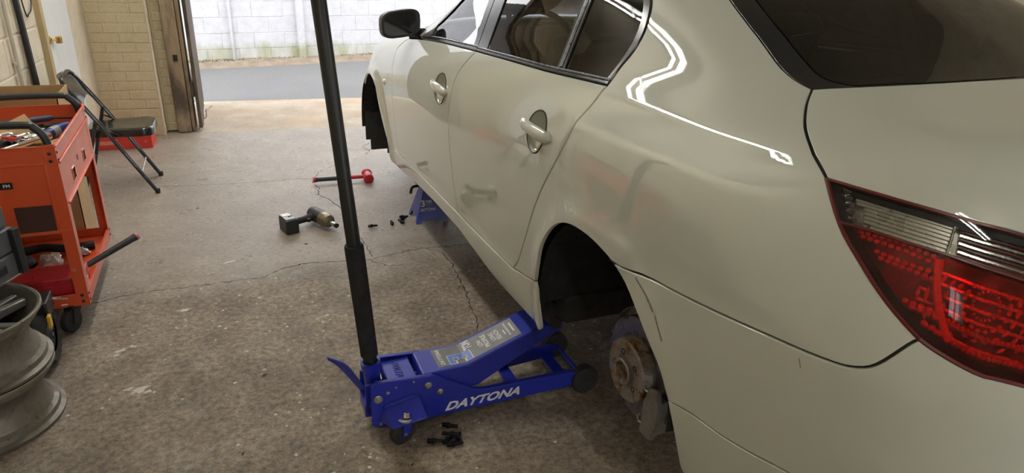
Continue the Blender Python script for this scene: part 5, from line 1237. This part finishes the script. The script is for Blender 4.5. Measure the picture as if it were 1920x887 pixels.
b = MB(); b.cyl(cl(-2.612, y0 + .02, .19), cl(-2.612, y1 - .02, .19), .0065); b.build('rear_stretcher', M['chairblack'], CH)
# seat pan: rounded front, rolled rim
b = MB(); sx0, sx1, sy = -2.60 + 2.45, -2.215 + 2.45, .172
def seat_outline(g):
    out = []; r = .07
    for cx, cy, a0 in ((sx1 - r, sy - r, 0), (sx0 + .03, sy - .05 - .03, 90), (sx0 + .03, -sy + .05 + .03, 180), (sx1 - r, -sy + r, 270)):
        rr = r if cx > 0 else .03
        for k in range(7): a = radians(a0 + 15 * k); out.append((cx + (rr - g) * cos(a), cy + (rr - g) * sin(a)))
    return out
rings = [(0.0, .376), (0.0, .416), (.004, .424), (.014, .428), (.05, .423)]
vs = []; n = 28
for g, z in rings:
    for x, y in seat_outline(min(g, .028)): 
        k = 1.0 if g < .04 else .82; vs.append((x * k + (1 - k) * .05, y * k, z - .012 * (sx1 - x)))
fs = [(i * n + k, i * n + (k + 1) % n, (i + 1) * n + (k + 1) % n, (i + 1) * n + k) for i in range(len(rings) - 1) for k in range(n)] + [tuple(range((len(rings) - 1) * n, len(rings) * n)), tuple(range(n - 1, -1, -1))]
b.add(vs, fs); b.build('seat', M['chairblack'], CH, smooth=50)
# curved back panel
b = MB(); vs = []; NW, NH = 12, 6
for i in range(NH + 1):
    t = i / NH; x = -2.568 + (-2.670 + 2.568) * t; z = .565 + .183 * t
    for k in range(NW + 1):
        q = -1 + 2 * k / NW; w = .178 * (1 - .10 * max(0, t - .8) / .2); bow = -.030 * (1 - q * q); arch = .05 * (1 - q * q) * (1 - t)
        vs.append(cl(x + bow - arch * -.5, q * w, z + arch + .0 * t))
nn = (NH + 1) * (NW + 1); vs2 = [(v[0] - .004, v[1], v[2] - .002) for v in vs]
fs = []
for i in range(NH):
    for k in range(NW): a = i * (NW + 1) + k; fs += [(a, a + 1, a + NW + 2, a + NW + 1), (a + nn, a + nn + NW + 1, a + nn + NW + 2, a + nn + 1)]
for k in range(NW): fs += [(k, k + nn, k + 1 + nn, k + 1)]; a = NH * (NW + 1) + k; fs += [(a, a + 1, a + 1 + nn, a + nn)]
b.add(vs + vs2, fs); b.build('backrest', M['chairblack'], CH, smooth=60)

# ---------------------------------------------------------------- red flat box under the chair
RB = tag(empty('red_box', (-2.535, 5.72, 0), -.06), 'flat red cardboard box on the floor under the chair by the brick pier', 'box')
def open_box(w, d, h, t, m_out, parent, name='box_body'):
    b = MB(); b.box((0, 0, t / 2), (w, d, t))
    for s in (-1, 1): b.box((s * (w - t) / 2, 0, h / 2), (t, d, h)); b.box((0, s * (d - t) / 2, h / 2), (w, t, h))
    return b.build(name, m_out, parent, bevel=.0015)
b = MB(); b.box((0, 0, .05), (.40, .22, .10)); b.build('box_body', M['redbox'], RB, bevel=.003)
b = MB(); b.box((0, 0, .104), (.408, .228, .024)); b.box((-.06, -.1005, .05), (.0, .0, .0)); b.build('lid', M['redbox'], RB, bevel=.003)
fit_text('TOOLS', .085, .022, lambda x, y, z: (-.125 + x, -.1108, .052 + y), 'box_lettering', M['whiteprint'], RB, bold=.02) if False else None
PPM = simple('faded_pink_print', (.62, .20, .16), .5, var=.5, scale=160)
b = MB(); b.box((-.118, -.1104, .052), (.100, .001, .030)); b.build('printed_patch', PPM, RB)
b = MB(); b.box((.155, -.1104, .056), (.018, .001, .010)); b.build('printed_patch', PPM, RB)
wn_ = tag(empty('red_wire_frame', (-2.47, 5.86, 0)), 'thin red wire frame standing against the brick pier behind the red box', 'frame')
b = MB(); b.tube([(-.10, 0, .0), (-.07, .02, .155), (.09, .02, .155), (.12, 0, .0)], .003, 6); b.tube([(-.03, .02, .12), (.03, .02, .12)], .003, 6); b.cyl((-.05, .02, .155), (-.03, .02, .12), .003, n=6); b.cyl((.05, .02, .155), (.03, .02, .12), .003, n=6); b.build('wire', M['red'], wn_)

# ---------------------------------------------------------------- orange tool cart
CT = tag(empty('tool_cart', (-2.60, 3.07, 0)), 'orange steel tool cart with black push handles by the block wall', 'cart')
W2, Y0, Y1 = .20, -.38, .38
def punched(name, u0, u1, z0, z1, holes, frame, t=.003, m='orange', parent=None):
    """sheet with rectangular openings; frame maps (u, depth, z) to cart space"""
    us = sorted({u0, u1, *[h[0] for h in holes], *[h[2] for h in holes]}); zs = sorted({z0, z1, *[h[1] for h in holes], *[h[3] for h in holes]}); b = MB()
    for a, c_ in zip(us, us[1:]):
        for d, e in zip(zs, zs[1:]):
            mu, mz = (a + c_) / 2, (d + e) / 2
            if any(h[0] < mu < h[2] and h[1] < mz < h[3] for h in holes): continue
            vs = [frame(u, q, z) for q in (0, t) for u, z in ((a, d), (c_, d), (c_, e), (a, e))]; b.add(vs, [(0, 1, 2, 3), (7, 6, 5, 4), (0, 4, 5, 1), (1, 5, 6, 2), (2, 6, 7, 3), (3, 7, 4, 0)])
    o = b.build(name, M[m], parent or CT, smooth=0)
    bmx = bmesh.new(); bmx.from_mesh(o.data); bmesh.ops.remove_doubles(bmx, verts=bmx.verts, dist=1e-5); 
    seen = {}
    for f in bmx.faces: seen.setdefault(frozenset(v.index for v in f.verts), []).append(f)
    bmesh.ops.delete(bmx, geom=[f for fs_ in seen.values() if len(fs_) > 1 for f in fs_], context='FACES'); bmesh.ops.recalc_face_normals(bmx, faces=bmx.faces); bmx.to_mesh(o.data); bmx.free()
    return o
for s in (1, -1):
    fr_ = lambda u, q, z, s=s: (s * (W2 - q), u, z)
    holes = [(-.17, .600, -.115, .648), (.115, .600, .160, .648)] if s > 0 else []
    sp = punched('side_panel', Y0, Y1, .560, .800, holes, fr_)
    b = MB(); b.box((s * (W2 + .001), 0, .800), (.010, Y1 - Y0, .008)); b.box((s * (W2 + .003), 0, .735), (.007, Y1 - Y0 - .02, .012)); b.box((s * (W2 + .002), 0, .566), (.012, Y1 - Y0 - .04, .010)); b.build('panel_fold', M['orange'], CT, bevel=.003)
    if s > 0:
        for (a, z0_, c_, z1_) in holes:
            b = MB()
            for (p, q) in (((a, z0_), (c_, z0_)), ((c_, z0_), (c_, z1_)), ((c_, z1_), (a, z1_)), ((a, z1_), (a, z0_))): b.bar((W2 + .0005, p[0], p[1]), (W2 + .0005, q[0], q[1]), .003, .005, (1, 0, 0))
            b.build('square_rim', M['chrome'], CT)
        b = MB(); b.lathe([(.010, 0), (.010, .0015)], 16, Matrix.Translation((W2 + .0002, -.01, .655)) @ Matrix.Rotation(pi / 2, 4, 'Y') @ Matrix.Diagonal((1.3, .8, 1, 1))); b.build('oval_hole', M['blackmetal'], CT)
    # lower shelf lip and the four posts
    b = MB(); b.box((s * (W2 - .0015), 0, .148), (.003, Y1 - Y0, .056)); b.box((s * (W2 - .004), 0, .175), (.012, Y1 - Y0, .003)); b.build('shelf_lip', M['orange'], CT, bevel=.001)
    for y in (Y0, Y1):
        e = 1 if y > 0 else -1
        b = MB(); b.box((s * (W2 - .021), y + e * .001, .465), (.044, .004, .69)); b.box((s * (W2 - .001), y - e * .022, .465), (.004, .046, .69)); b.build('corner_post', M['orange'], CT, bevel=.001)
        for z in (.140, .168, .775, .745):
            b = MB(); b.lathe([(.0065, 0), (.0065, .002), (.004, .0035)], 14, Matrix.Translation((s * (W2 - .021), y + e * .003, z)) @ Matrix.Rotation(-e * pi / 2, 4, 'X')); b.lathe([(.0055, 0), (.0055, .002), (.0035, .003)], 14, Matrix.Translation((s * (W2 + .001), y - e * .014, z)) @ Matrix.Rotation(s * pi / 2, 4, 'Y')); b.build('rivet', M['blackmetal'], CT)
for y in (Y0, Y1):
    e = 1 if y > 0 else -1; fr_ = lambda u, q, z, y=y, e=e: (u, y - e * q, z)
    punched('end_panel', -W2, W2, .46, .800, [], fr_)
    b = MB(); b.box((0, y + e * .001, .455), (2 * W2, .006, .014)); b.build('panel_edge', M['orange'], CT, bevel=.001)
    b = MB(); b.box((0, y, .802), (2 * W2, .008, .006)); b.build('panel_edge', M['orange'], CT, bevel=.001)
    b = MB(); 
    for (p, q) in (((-.155, .735), (.155, .735)), ((.155, .735), (.155, .49)), ((-.155, .735), (-.155, .49))): b.bar((p[0], y + e * .001, p[1]), (q[0], y + e * .001, q[1]), .010, .006, (0, 1, 0))
    b.build('pressed_border', M['orange'], CT, bevel=.002)
    b = MB(); b.box((0, y, .148), (2 * W2, .003, .056)); b.build('shelf_lip', M['orange'], CT, bevel=.001)
    # push handle
    hz = .886 if y < 0 else .850
    hp = smooth_path([(-.185, y - e * .012, .70), (-.185, y - e * .012, hz - .06), (-.165, y - e * .012, hz - .02), (-.12, y - e * .012, hz), (.11, y - e * .012, hz), (.145, y - e * .012, hz - .012), (.170, y - e * .012, hz - .045), (.178, y - e * .012, hz - .09), (.182, y - e * .012, .70)], 5)
    b = MB(); b.tube(hp, .0145, 10); b.build('push_handle', M['foam'] if False else M['blackplastic'], CT)
MB_ = simple('dark_brown_patch', (.055, .018, .012), .6, var=.2, scale=120)
b = MB(); b.box((.085, Y0 - .0015, .507), (.125, .002, .125)); b.build('end_patch', MB_, CT)  # plain dark brown rectangle on the near end panel
b = MB(); b.box((-.02, Y0 - .0035, .660), (.115, .002, .026)); b.build('name_plate', M['blackmetal'], CT)
fit_text('PM', .022, .013, lambda x, y, z: (.018 + x, Y0 - .0048, .660 + y), 'plate_lettering', M['whiteprint'], CT, bold=.02)
b = MB(); b.lathe([(.008, 0), (.008, .001)], 16, Matrix.Translation((-.010, Y0 - .0045, .660)) @ Matrix.Rotation(pi / 2, 4, 'X')); b.build('plate_emblem', M['pink'], CT)
b = MB(); b.box((0, 0, .714), (2 * W2 - .008, Y1 - Y0 - .008, .004)); b.build('top_tray', M['cardboard'], CT)
b = MB(); b.box((0, 0, .128), (2 * W2 - .008, Y1 - Y0 - .008, .004)); b.build('lower_shelf', M['orange'], CT)
for sx in (-1, 1):
    for sy_ in (-1, 1):
        cx, cy = sx * .125, sy_ * (.345) ; cs_ = empty('caster', (cx, cy, 0), .5 * sx + (.6 if sy_ < 0 else -.2), CT)
        b = MB(); b.box((0, 0, .122), (.07, .06, .006)); b.lathe([(.026, .104), (.026, .119)], 16)
        for q in (-1, 1): b.prism([(-.02, .106), (.03, .106), (-.008, .042), (-.036, .042)], q * .021 - .0015, q * .021 + .0015)
        b.build('fork', M['blackmetal'], cs_)
        b = MB(); b.lathe([(.012, -.017), (.044, -.017), (.050, -.011), (.050, .011), (.044, .017), (.012, .017)], 24, Matrix.Translation((-.022, 0, .050)) @ Matrix.Rotation(pi / 2, 4, 'X')); b.build('wheel', M['rubber'], cs_)
TZ = .716
# things lying in the top tray
def small(name, loc, rz, label, cat, group=None): return tag(empty(name, loc, rz), label, cat, group)
wr = small('breaker_bar', (-2.565, 2.960, TZ + .032), radians(60), 'long bright chrome breaker bar lying across the near end of the cart tray', 'wrench')
b = MB(); b.lathe([(.008, -.14), (.0115, -.13), (.0115, .11), (.009, .12)], 14, Matrix.Rotation(pi / 2, 4, 'Y')); b.build('bar', M['chrome'], wr)
b = MB(); b.lathe([(.0085, .118), (.015, .125), (.015, .15), (.008, .155)], 12, Matrix.Rotation(pi / 2, 4, 'Y')); b.build('drive_head', M['chrome'], wr)
def socket(loc, rz, r, L, m, label, tilt=.0):
    t = small('socket', loc, rz, label, 'socket'); b = MB(); mt = Matrix.Rotation(pi / 2 + tilt, 4, 'Y')
    b.lathe([(r * .75, -L / 2), (r * .9, -L / 2 + .003), (r * .9, -.002), (r, .002), (r, L / 2 - .002), (r * .92, L / 2), (r * .70, L / 2), (r * .68, L / 2 - .02), (0, L / 2 - .021)], 20, mt, cap=False); b.build('socket_body', M[m], t)
    return t
socket((-2.650, 3.005, TZ + .026), -.75, .024, .085, 'blackmetal', 'dark deep impact socket lying in the near end of the tray behind the chrome bar')
socket((-2.565, 3.10, TZ + .020), .6, .020, .05, 'chrome', 'short chrome socket beside the blue grip in the tray')
socket((-2.555, 3.20, TZ + .022), -.4, .021, .065, 'steel', 'dull steel socket with a dark mouth in the middle of the tray')
socket((-2.605, 3.155, TZ + .017), .9, .016, .06, 'chrome', 'slim chrome socket in the middle of the tray')
socket((-2.500, 2.86, TZ + .020), 1.2, .019, .05, 'chrome', 'short chrome socket by the near right corner of the tray')
socket((-2.700, 2.90, TZ + .018), .2, .018, .06, 'chrome', 'chrome socket at the left of the near end of the tray')
def driver(loc, rz, L, m, label, shaft=True, tilt=0.0):
    t = small('screwdriver', loc, rz, label, 'screwdriver'); mt = Matrix.Rotation(pi / 2 + tilt, 4, 'Y')
    b = MB(); b.lathe([(.006, -.05), (.0115, -.046), (.012, -.02), (.009, .0), (.011, .02), (.0095, .042), (.005, .052)], 12, mt); b.build('grip', M[m], t)
    b = MB(); b.lathe([(.0035, .05), (.0035, .05 + L), (.002, .055 + L)], 8, mt); b.build('shaft', M['steel'], t); return t
driver((-2.640, 3.135, TZ + .014), 2.5, .08, 'red', 'red handled screwdriver in the tray in front of the cardboard scrap')
driver((-2.690, 3.06, TZ + .014), 2.7, .07, 'red', 'red handled screwdriver under the near push handle')
socket((-2.520, 3.060, TZ + .017), .3, .017, .045, 'chrome', 'stubby chrome socket at the right edge of the tray in front of the blue ratchet')
socket((-2.600, 3.055, TZ + .016), 1.4, .016, .055, 'blackmetal', 'slim black impact socket in the tray behind the chrome bar')
socket((-2.670, 3.180, TZ + .018), .5, .018, .05, 'chrome', 'chrome socket at the left of the tray behind the red screwdriver')
gr = small('ratchet', (-2.468, 3.215, TZ + .032), radians(58), 'blue gripped ratchet lying along the right edge of the tray', 'ratchet')
b = MB(); b.lathe([(.014, -.11), (.021, -.10), (.022, .0), (.018, .03), (.012, .05)], 14, Matrix.Rotation(pi / 2 - .12, 4, 'Y')); b.build('grip', M['bluegrip'], gr)
b = MB(); b.lathe([(.023, -.055), (.023, -.02)], 14, Matrix.Rotation(pi / 2 - .12, 4, 'Y')); b.build('grip_label', M['greyplast'], gr)
b = MB(); b.lathe([(.008, -.10), (.008, -.16)], 10, Matrix.Rotation(pi / 2 - .12, 4, 'Y')); b.box((-.175, 0, -.01), (.05, .035, .022)); b.build('ratchet_head', M['chrome'], gr, bevel=.004)
pb = small('pry_bar', (-2.585, 3.30, TZ + .055), radians(24), 'dark blue handled pry bar lying across the far part of the tray', 'bar')
b = MB(); b.lathe([(.012, -.12), (.015, -.11), (.015, .06), (.010, .08)], 12, Matrix.Rotation(pi / 2, 4, 'Y')); b.build('grip', simple('navy_grip', (.012, .014, .045), .5), pb)
b = MB(); b.bar((.07, 0, 0), (.16, 0, -.012), .014, .006); b.build('blade', M['blackmetal'], pb)
p2 = small('pliers', (-2.540, 3.365, TZ + .012), .25, 'black pliers lying under the pry bar in the far part of the tray', 'pliers')
for s in (-1, 1):
    b = MB(); b.tube(smooth_path([(.10, s * .012, 0), (.03, s * .02, 0), (-.02, s * .004, 0)], 4), .009, 8); b.build('handle', M['blackplastic'], p2)
b = MB(); b.prism([(-.08, -.004), (-.02, -.012), (-.02, .012), (-.08, .004)], -.006, .006); b.build('jaw', M['blackmetal'], p2)
cs2 = small('cardboard_scrap', (-2.615, 3.245, TZ + .004), .7, 'torn folded scrap of tan cardboard poking up from the tray', 'cardboard')
b = MB(); vs = [(-.07, -.02, 0), (.06, -.03, .0), (.03, .02, .085), (-.05, .02, .06)]; b.add(vs + [(x, y + .004, z) for x, y, z in vs], [(0, 1, 2, 3), (7, 6, 5, 4), (0, 4, 5, 1), (1, 5, 6, 2), (2, 6, 7, 3), (3, 7, 4, 0)]); b.build('folded_sheet', M['cardboard'], cs2)
# lower shelf
rc = small('red_case', (-2.545, 2.792, .130), .06, 'glossy red case lying flat on the lower shelf of the cart', 'case')
b = MB(); b.box((0, 0, .055), (.27, .155, .11)); b.build('case_body', M['redcase'], rc, bevel=.008, seg=3)
b = MB(); b.box((.137, -.03, .06), (.006, .05, .04)); b.build('latch', M['pink'], rc, bevel=.001); b = MB(); b.box((0, 0, .078), (.273, .158, .003)); b.build('lid_seam', M['red'], rc)
cdp = small('paper_card', (-2.455, 2.715, .131), .15, 'small white card under the near corner of the red case', 'card'); b = MB(); b.box((0, 0, .003), (.10, .045, .004)); b.build('card', M['whiteprint'], cdp)
def crumple(name, loc, r, label, seed, m='bag'):
    rnd = random.Random(seed); t = small(name, loc, 0, label, 'bag'); b = MB(); b.ball((0, 0, r * .6), (r, r * .8, r * .6), 14, 9)
    for v in b.v: k = 1 + rnd.uniform(-.28, .28); v.x *= k; v.y *= k; v.z = max(.0, v.z * (1 + rnd.uniform(-.3, .3)))
    b.build('crumpled_film', M[m], t, smooth=20); return t
crumple('plastic_bag', (-2.600, 3.115, .131), .048, 'crumpled clear plastic bag on the lower shelf, left of the corner post', 1)
crumple('plastic_bag', (-2.495, 3.215, .131), .032, 'smaller crumpled clear plastic bag on the lower shelf, right of the corner post', 2)
hs_ = small('rubber_hose', (-2.62, 3.27, .131), 0, 'black hose lying along the back of the lower shelf', 'hose'); b = MB(); b.tube(smooth_path([(-.15, -.02, .025), (-.05, .03, .025), (.06, .0, .022), (.17, .02, .02)], 6), .02, 10); b.build('hose', M['rubber'], hs_)
bg2 = small('black_cloth', (-2.72, 3.10, .131), 0, 'crumpled black cloth on the lower shelf beside the hose', 'cloth'); b = MB(); rnd = random.Random(4); b.ball((0, 0, .035), (.07, .06, .035), 14, 9)
for v in b.v: k = 1 + rnd.uniform(-.2, .2); v.x *= k; v.y *= k
b.build('cloth', M['rubber'], bg2)
pr = small('mallet', (-2.335, 3.025, .0), 0, 'black mallet handle with a pinkish red end sticking out of the lower shelf', 'mallet')
pa, pbb = Vector((-.115, -.105, .188)), Vector((.105, .03, .262)); dm, L = align(pa, pbb)
b = MB(); b.lathe([(.011, 0), (.0125, .04), (.0155, L - .03), (.0175, L - .008)], 14, dm); b.build('handle', M['blackplastic'], pr)
b = MB(); b.lathe([(.018, L - .008), (.0185, L), (.0165, L + .004)], 14, dm); b.build('end_cap', M['pink'], pr)
q = pa - (pbb - pa).normalized() * .03; b = MB(); b.lathe([(.026, -.05), (.030, -.045), (.030, .045), (.026, .05)], 18, Matrix.Translation(q + Vector((0, 0, -.02))) @ Matrix.Rotation(pi / 2, 4, 'X')); b.build('mallet_head', M['rubber'], pr)

# tall open carton behind the cart
bx = small('cardboard_carton', (-2.70, 3.665, 0), 0, 'tall open brown cardboard carton standing behind the far end of the cart', 'box')
b = MB(); b.box((0, 0, .006), (.37, .28, .006)); b.build('carton_base', M['cardboard'], bx)
for s_, d in ((-1, 0), (1, 0)):
    b = MB(); b.box((s_ * .183, 0, .42), (.004, .28, .83)); b.build('carton_side', M['cardboard'], bx)
for s_ in (-1, 1):
    b = MB(); b.box((0, s_ * .138, .42), (.37, .004, .83)); b.build('carton_side', M['cardboard'], bx)
b = MB(); b.box((0, -.141, .30), (.05, .001, .60)); b.build('packing_tape', M['cardin'], bx)

# ---------------------------------------------------------------- bare alloy rims stacked at the left
def rim(loc, rz, label, facing):
    t = tag(empty('alloy_rim', loc, rz), label, 'rim', 'bare alloy rims'); h = .205; R_ = .232
    prof = [(.232, .0), (.236, .004), (.236, .012), (.228, .016), (.222, .020), (.219, .036), (.214, .040), (.205, .046), (.190, .075), (.183, .095), (.186, .120), (.202, .150), (.214, .164), (.219, .170), (.222, .186), (.228, .190), (.236, .194), (.236, .202), (.232, .206),
            (.224, .203), (.217, .190), (.212, .172), (.198, .150), (.178, .118), (.176, .09), (.184, .07), (.200, .042), (.212, .030), (.220, .008), (.232, 0)]
    b = MB(); b.lathe(prof, 56, cap=False); b.build('barrel', M['rimA'], t, smooth=28)
    zf = .165 if facing else .04; 
    for k in range(5):
        a = 2 * pi * k / 5
        for s in (-1, 1):
            mt = Matrix.Rotation(a + s * .13, 4, 'Z'); b = MB()
            vs = [(.045, -.022, zf - .035), (.045, .022, zf - .035), (.202, .013, zf - .010), (.202, -.013, zf - .010), (.045, -.018, zf), (.045, .018, zf), (.202, .011, zf + .014), (.202, -.011, zf + .014)]
            b.add(vs, [(0, 3, 2, 1), (4, 5, 6, 7), (0, 1, 5, 4), (1, 2, 6, 5), (2, 3, 7, 6), (3, 0, 4, 7)], mt); b.build('spoke', M['rimface'], t, bevel=.004)
    b = MB(); b.lathe([(.036, zf - .05), (.075, zf - .045), (.076, zf - .006), (.066, zf), (.038, zf), (.034, zf - .012)], 32, cap=False); b.lathe([(.034, zf - .012), (0, zf - .012)], 32, cap=False); b.build('centre_hub', M['rimface'], t)
    return t
rim((-2.665, 2.135, 0), .2, 'dirty alloy rim lying at the bottom of the stack of two', False)
rim((-2.665, 2.140, .207), .75, 'dirty alloy rim on top of the stack of two, its spokes showing', True)

# grey tool case on the rims, cut by the picture's left edge
gc = tag(empty('tool_case', (-2.735, 2.325, .415), atan2(-.41, .91)), 'dark grey stepped plastic tool case on top of the alloy rims', 'case')
for z0_, z1_, g in ((0, .085, 0), (.088, .175, .006), (.178, .255, .016)):
    b = MB(); b.box((0, 0, (z0_ + z1_) / 2), (.30 - 2 * g, .38 - 2 * g, z1_ - z0_)); b.build('case_layer', M['greycase'], gc, bevel=.006)
for z, y in ((.045, .05), (.132, -.03)):
    b = MB(); b.box((.152, y, z), (.006, .10, .03)); b.build('layer_recess', M['blackplastic'], gc, bevel=.002)
b = MB(); b.box((.158, .165, .09), (.022, .03, .17)); b.build('side_clip', M['blackplastic'], gc, bevel=.003)
b = MB(); b.box((.139, -.03, .21), (.012, .06, .018)); b.build('latch', M['pink'], gc, bevel=.003)
b = MB(); b.box((.151, -.02, .003), (.004, .36, .006)); b.build('base_strip', M['chrome'], gc)
# hand truck wheel between cart and rims
ht_ = tag(empty('hand_truck', (-2.60, 2.475, 0)), 'black wheeled hand truck with a small yellow tab between the rims and the cart', 'hand truck')
for x in (.075, -.20):
    b = MB(); Yr = Matrix.Translation((x, 0, .118)) @ Matrix.Rotation(pi / 2, 4, 'Y'); b.lathe([(.070, -.022), (.105, -.028), (.117, -.016), (.118, 0), (.117, .016), (.105, .028), (.070, .022)], 30, Yr, cap=False); b.build('tyre', M['rubber'], ht_)
    b = MB(); b.lathe([(.071, -.015), (.03, -.02), (.02, -.026), (.02, .026), (.03, .02), (.071, .015)], 24, Yr, cap=False); b.build('hub', M['blackplastic'], ht_)
b = MB(); b.cyl((.10, 0, .118), (-.225, 0, .118), .009); b.build('axle', M['steel'], ht_)
b = MB(); b.tube(smooth_path([(.03, .0, .10), (.03, .03, .22), (.02, .05, .30)], 4), .016, 8); b.tube(smooth_path([(-.15, .0, .10), (-.15, .03, .22), (-.14, .05, .30)], 4), .016, 8); b.cyl((.02, .05, .30), (-.14, .05, .30), .014); b.box((.085, .02, .235), (.05, .12, .07)); b.build('frame', M['blackmetal'], ht_, bevel=.006)
b = MB(); b.box((.112, -.05, .20), (.012, .03, .05)); b.build('yellow_tab', M['yellow'], ht_, bevel=.003)
b = MB(); b.bar((.06, .05, .255), (.155, .085, .222), .016, .004); b.build('spring_clip', M['steel'], ht_)

# ---------------------------------------------------------------- cracks, splashes, litter on the concrete
FL = bpy.data.objects['floor']
FI = FL.matrix_world if False else (Matrix.Translation(RO) @ Matrix.Rotation(RZ, 4, 'Z'))
def crack(pts, w, seed):
    rnd = random.Random(seed); P = [Vector((x, y, 0)) for x, y in pts]; out = [P[0]]
    for a, b_ in zip(P, P[1:]):
        L = (b_ - a).length; n = max(2, int(L / .018)); nrm = Vector((-(b_ - a).y, (b_ - a).x, 0)).normalized()
        for k in range(1, n + 1): out.append(a + (b_ - a) * k / n + nrm * rnd.gauss(0, .0045) * (k < n))
    b = MB(); vs = []
    for i, p in enumerate(out):
        t = (out[min(i + 1, len(out) - 1)] - out[max(i - 1, 0)]).normalized(); nn = Vector((-t.y, t.x, 0)); ww = w * (.35 + .9 * rnd.random()) * (1 if 0 < i < len(out) - 1 else .1)
        vs += [p + nn * ww / 2 + Vector((0, 0, .0005)), p - nn * ww / 2 + Vector((0, 0, .0005))]
    b.add(vs, [(2 * i, 2 * i + 1, 2 * i + 3, 2 * i + 2) for i in range(len(out) - 1)])
    for v in b.v: v.xyz = FI.inverted() @ v
    o = b.build('floor_crack', M['crack'], FL, smooth=0); return o
CR = [([(-2.45, 2.94), (-2.33, 2.98), (-2.17, 2.99), (-1.98, 2.98), (-1.84, 2.99), (-1.71, 2.98), (-1.61, 3.05), (-1.47, 3.08), (-1.3, 3.05), (-1.17, 3.03), (-1.02, 3.06), (-.86, 3.09), (-.69, 3.06), (-.59, 3.06)], .0065),
      ([(-1.29, 4.37), (-1.25, 4.27), (-1.28, 4.14), (-1.23, 4.04), (-1.21, 3.95), (-1.18, 3.84), (-1.16, 3.56), (-1.16, 3.38), (-1.15, 3.28), (-1.14, 3.05)], .006),
      ([(-2.25, 4.59), (-1.92, 4.54), (-1.65, 4.51), (-1.36, 4.51), (-1.26, 4.48)], .005), ([(-1.26, 4.48), (-1.2, 4.63), (-1.1, 4.74), (-.95, 4.86)], .004),
      ([(-.86, 3.09), (-.77, 3.0), (-.77, 2.81), (-.79, 2.58), (-.82, 2.39), (-.84, 2.24), (-.87, 2.15)], .006), ([(-1.29, 4.37), (-1.27, 4.48)], .005),
      ([(-1.17, 3.03), (-1.1, 2.93), (-1.0, 2.90)], .005), ([(-.80, 4.97), (-.74, 5.1), (-.78, 5.2), (-.70, 5.32)], .008), ([(-.86, 5.12), (-.70, 5.10), (-.62, 5.16)], .008)]
for i, (p, w) in enumerate(CR): crack(p, w, i)
o = None
for i, (p, w) in enumerate([([(-2.02, 6.13), (-1.99, 6.46), (-1.95, 6.67), (-1.96, 6.9), (-1.9, 7.1)], .012)]):
    FLa = bpy.data.objects['floor_apron']; o = crack(p, w, 50); o.parent = FLa; o.location = (0, 0, -.0095)
# dried paint splashes, each a thin irregular patch
rnd = random.Random(21)
def splash(x, y, r, st=1.0, rot=0.0):
    b = MB(); n = 14; vs = [(x, y, .0011)]
    for k in range(n):
        a = 2 * pi * k / n; q = r * rnd.uniform(.35, 1.15); px, py = q * cos(a) * st, q * sin(a); vs.append((x + px * cos(rot) - py * sin(rot), y + px * sin(rot) + py * cos(rot), .0004))
    b.add([FI.inverted() @ Vector(v) for v in vs], [(0, 1 + k, 1 + (k + 1) % n) for k in range(n)]); b.build('paint_splash', M['splat'], FL, smooth=0)
for x, y, r, st, ro in ((-2.285, 2.47, .018, 1.6, .5), (-2.245, 2.49, .014, 1.2, 0), (-2.30, 2.44, .012, 1.5, .3), (-2.20, 2.155, .020, 1.8, .4), (-2.235, 2.175, .012, 1.6, .2), (-2.17, 2.135, .014, 1.3, .8), (-1.60, 1.47, .008, 1.2, 0), (-1.63, 1.78, .006, 1, 0), (-1.70, 1.60, .006, 1.3, 1), (-2.06, 2.75, .015, 2.2, .1), (-1.86, 3.22, .016, 2.5, .1)): splash(x, y, r, st, ro)
fb = MB(); rnd = random.Random(77)
for k in range(150):
    if k < 95: x, y = -1.72 + rnd.gauss(0, .22), 2.62 + rnd.gauss(0, .25)
    else: x, y = rnd.uniform(-2.3, -.7), rnd.uniform(1.3, 2.9)
    r = rnd.uniform(.002, .0065) * (1.6 if rnd.random() < .12 else 1); n = 6; st = rnd.uniform(.7, 1.6)
    vs = [FI.inverted() @ Vector((x, y, .0012))] + [FI.inverted() @ Vector((x + r * st * rnd.uniform(.6, 1.1) * cos(2 * pi * q / n), y + r * rnd.uniform(.6, 1.1) * sin(2 * pi * q / n), .0004)) for q in range(n)]
    fb.add(vs, [(0, 1 + q, 1 + (q + 1) % n) for q in range(n)])
o = fb.build('paint_fleck', M['splat'], FL, smooth=0); o['kind'] = 'stuff'
# dry leaf bits and grit
def litter(x, y, L, rz, label, m='dryleaf'):
    t = tag(empty('leaf_scrap' if m == 'dryleaf' else 'metal_scrap', (x, y, .001), rz), label, 'leaf' if m == 'dryleaf' else 'scrap'); b = MB(); w = L * .32
    b.add([(-L / 2, 0, 0), (-L * .1, -w / 2, .002), (L / 2, 0, .004), (-L * .1, w / 2, .006), (0, 0, .0005)], [(0, 1, 4), (1, 2, 4), (2, 3, 4), (3, 0, 4)]); b.build('flake', M[m], t, smooth=0); return t
litter(-1.76, 2.10, .030, .3, 'dark dry leaf scrap lying alone on the floor left of the jack handle')
litter(-1.86, 1.66, .022, 1.0, 'dark scrap on the floor near the bottom left of the aisle')
litter(-1.48, 2.03, .020, 2.0, 'small dark scrap on the floor just left of the jack handle')
litter(-.81, 2.57, .035, .1, 'dark twig scrap on the floor beside the sill crack')
litter(-1.455, 3.33, .030, -.7, 'dark leaf scrap on the floor in front of the impact wrench')
litter(-2.01, 4.08, .028, .2, 'curled dry leaf on the floor right of the chair feet')
litter(-1.355, 1.42, .012, .5, 'tiny dark metal scrap in front of the jack caster', 'bolt')
litter(-1.52, 3.07, .016, .5, 'tiny dark metal scrap lying beside the long floor crack', 'bolt')
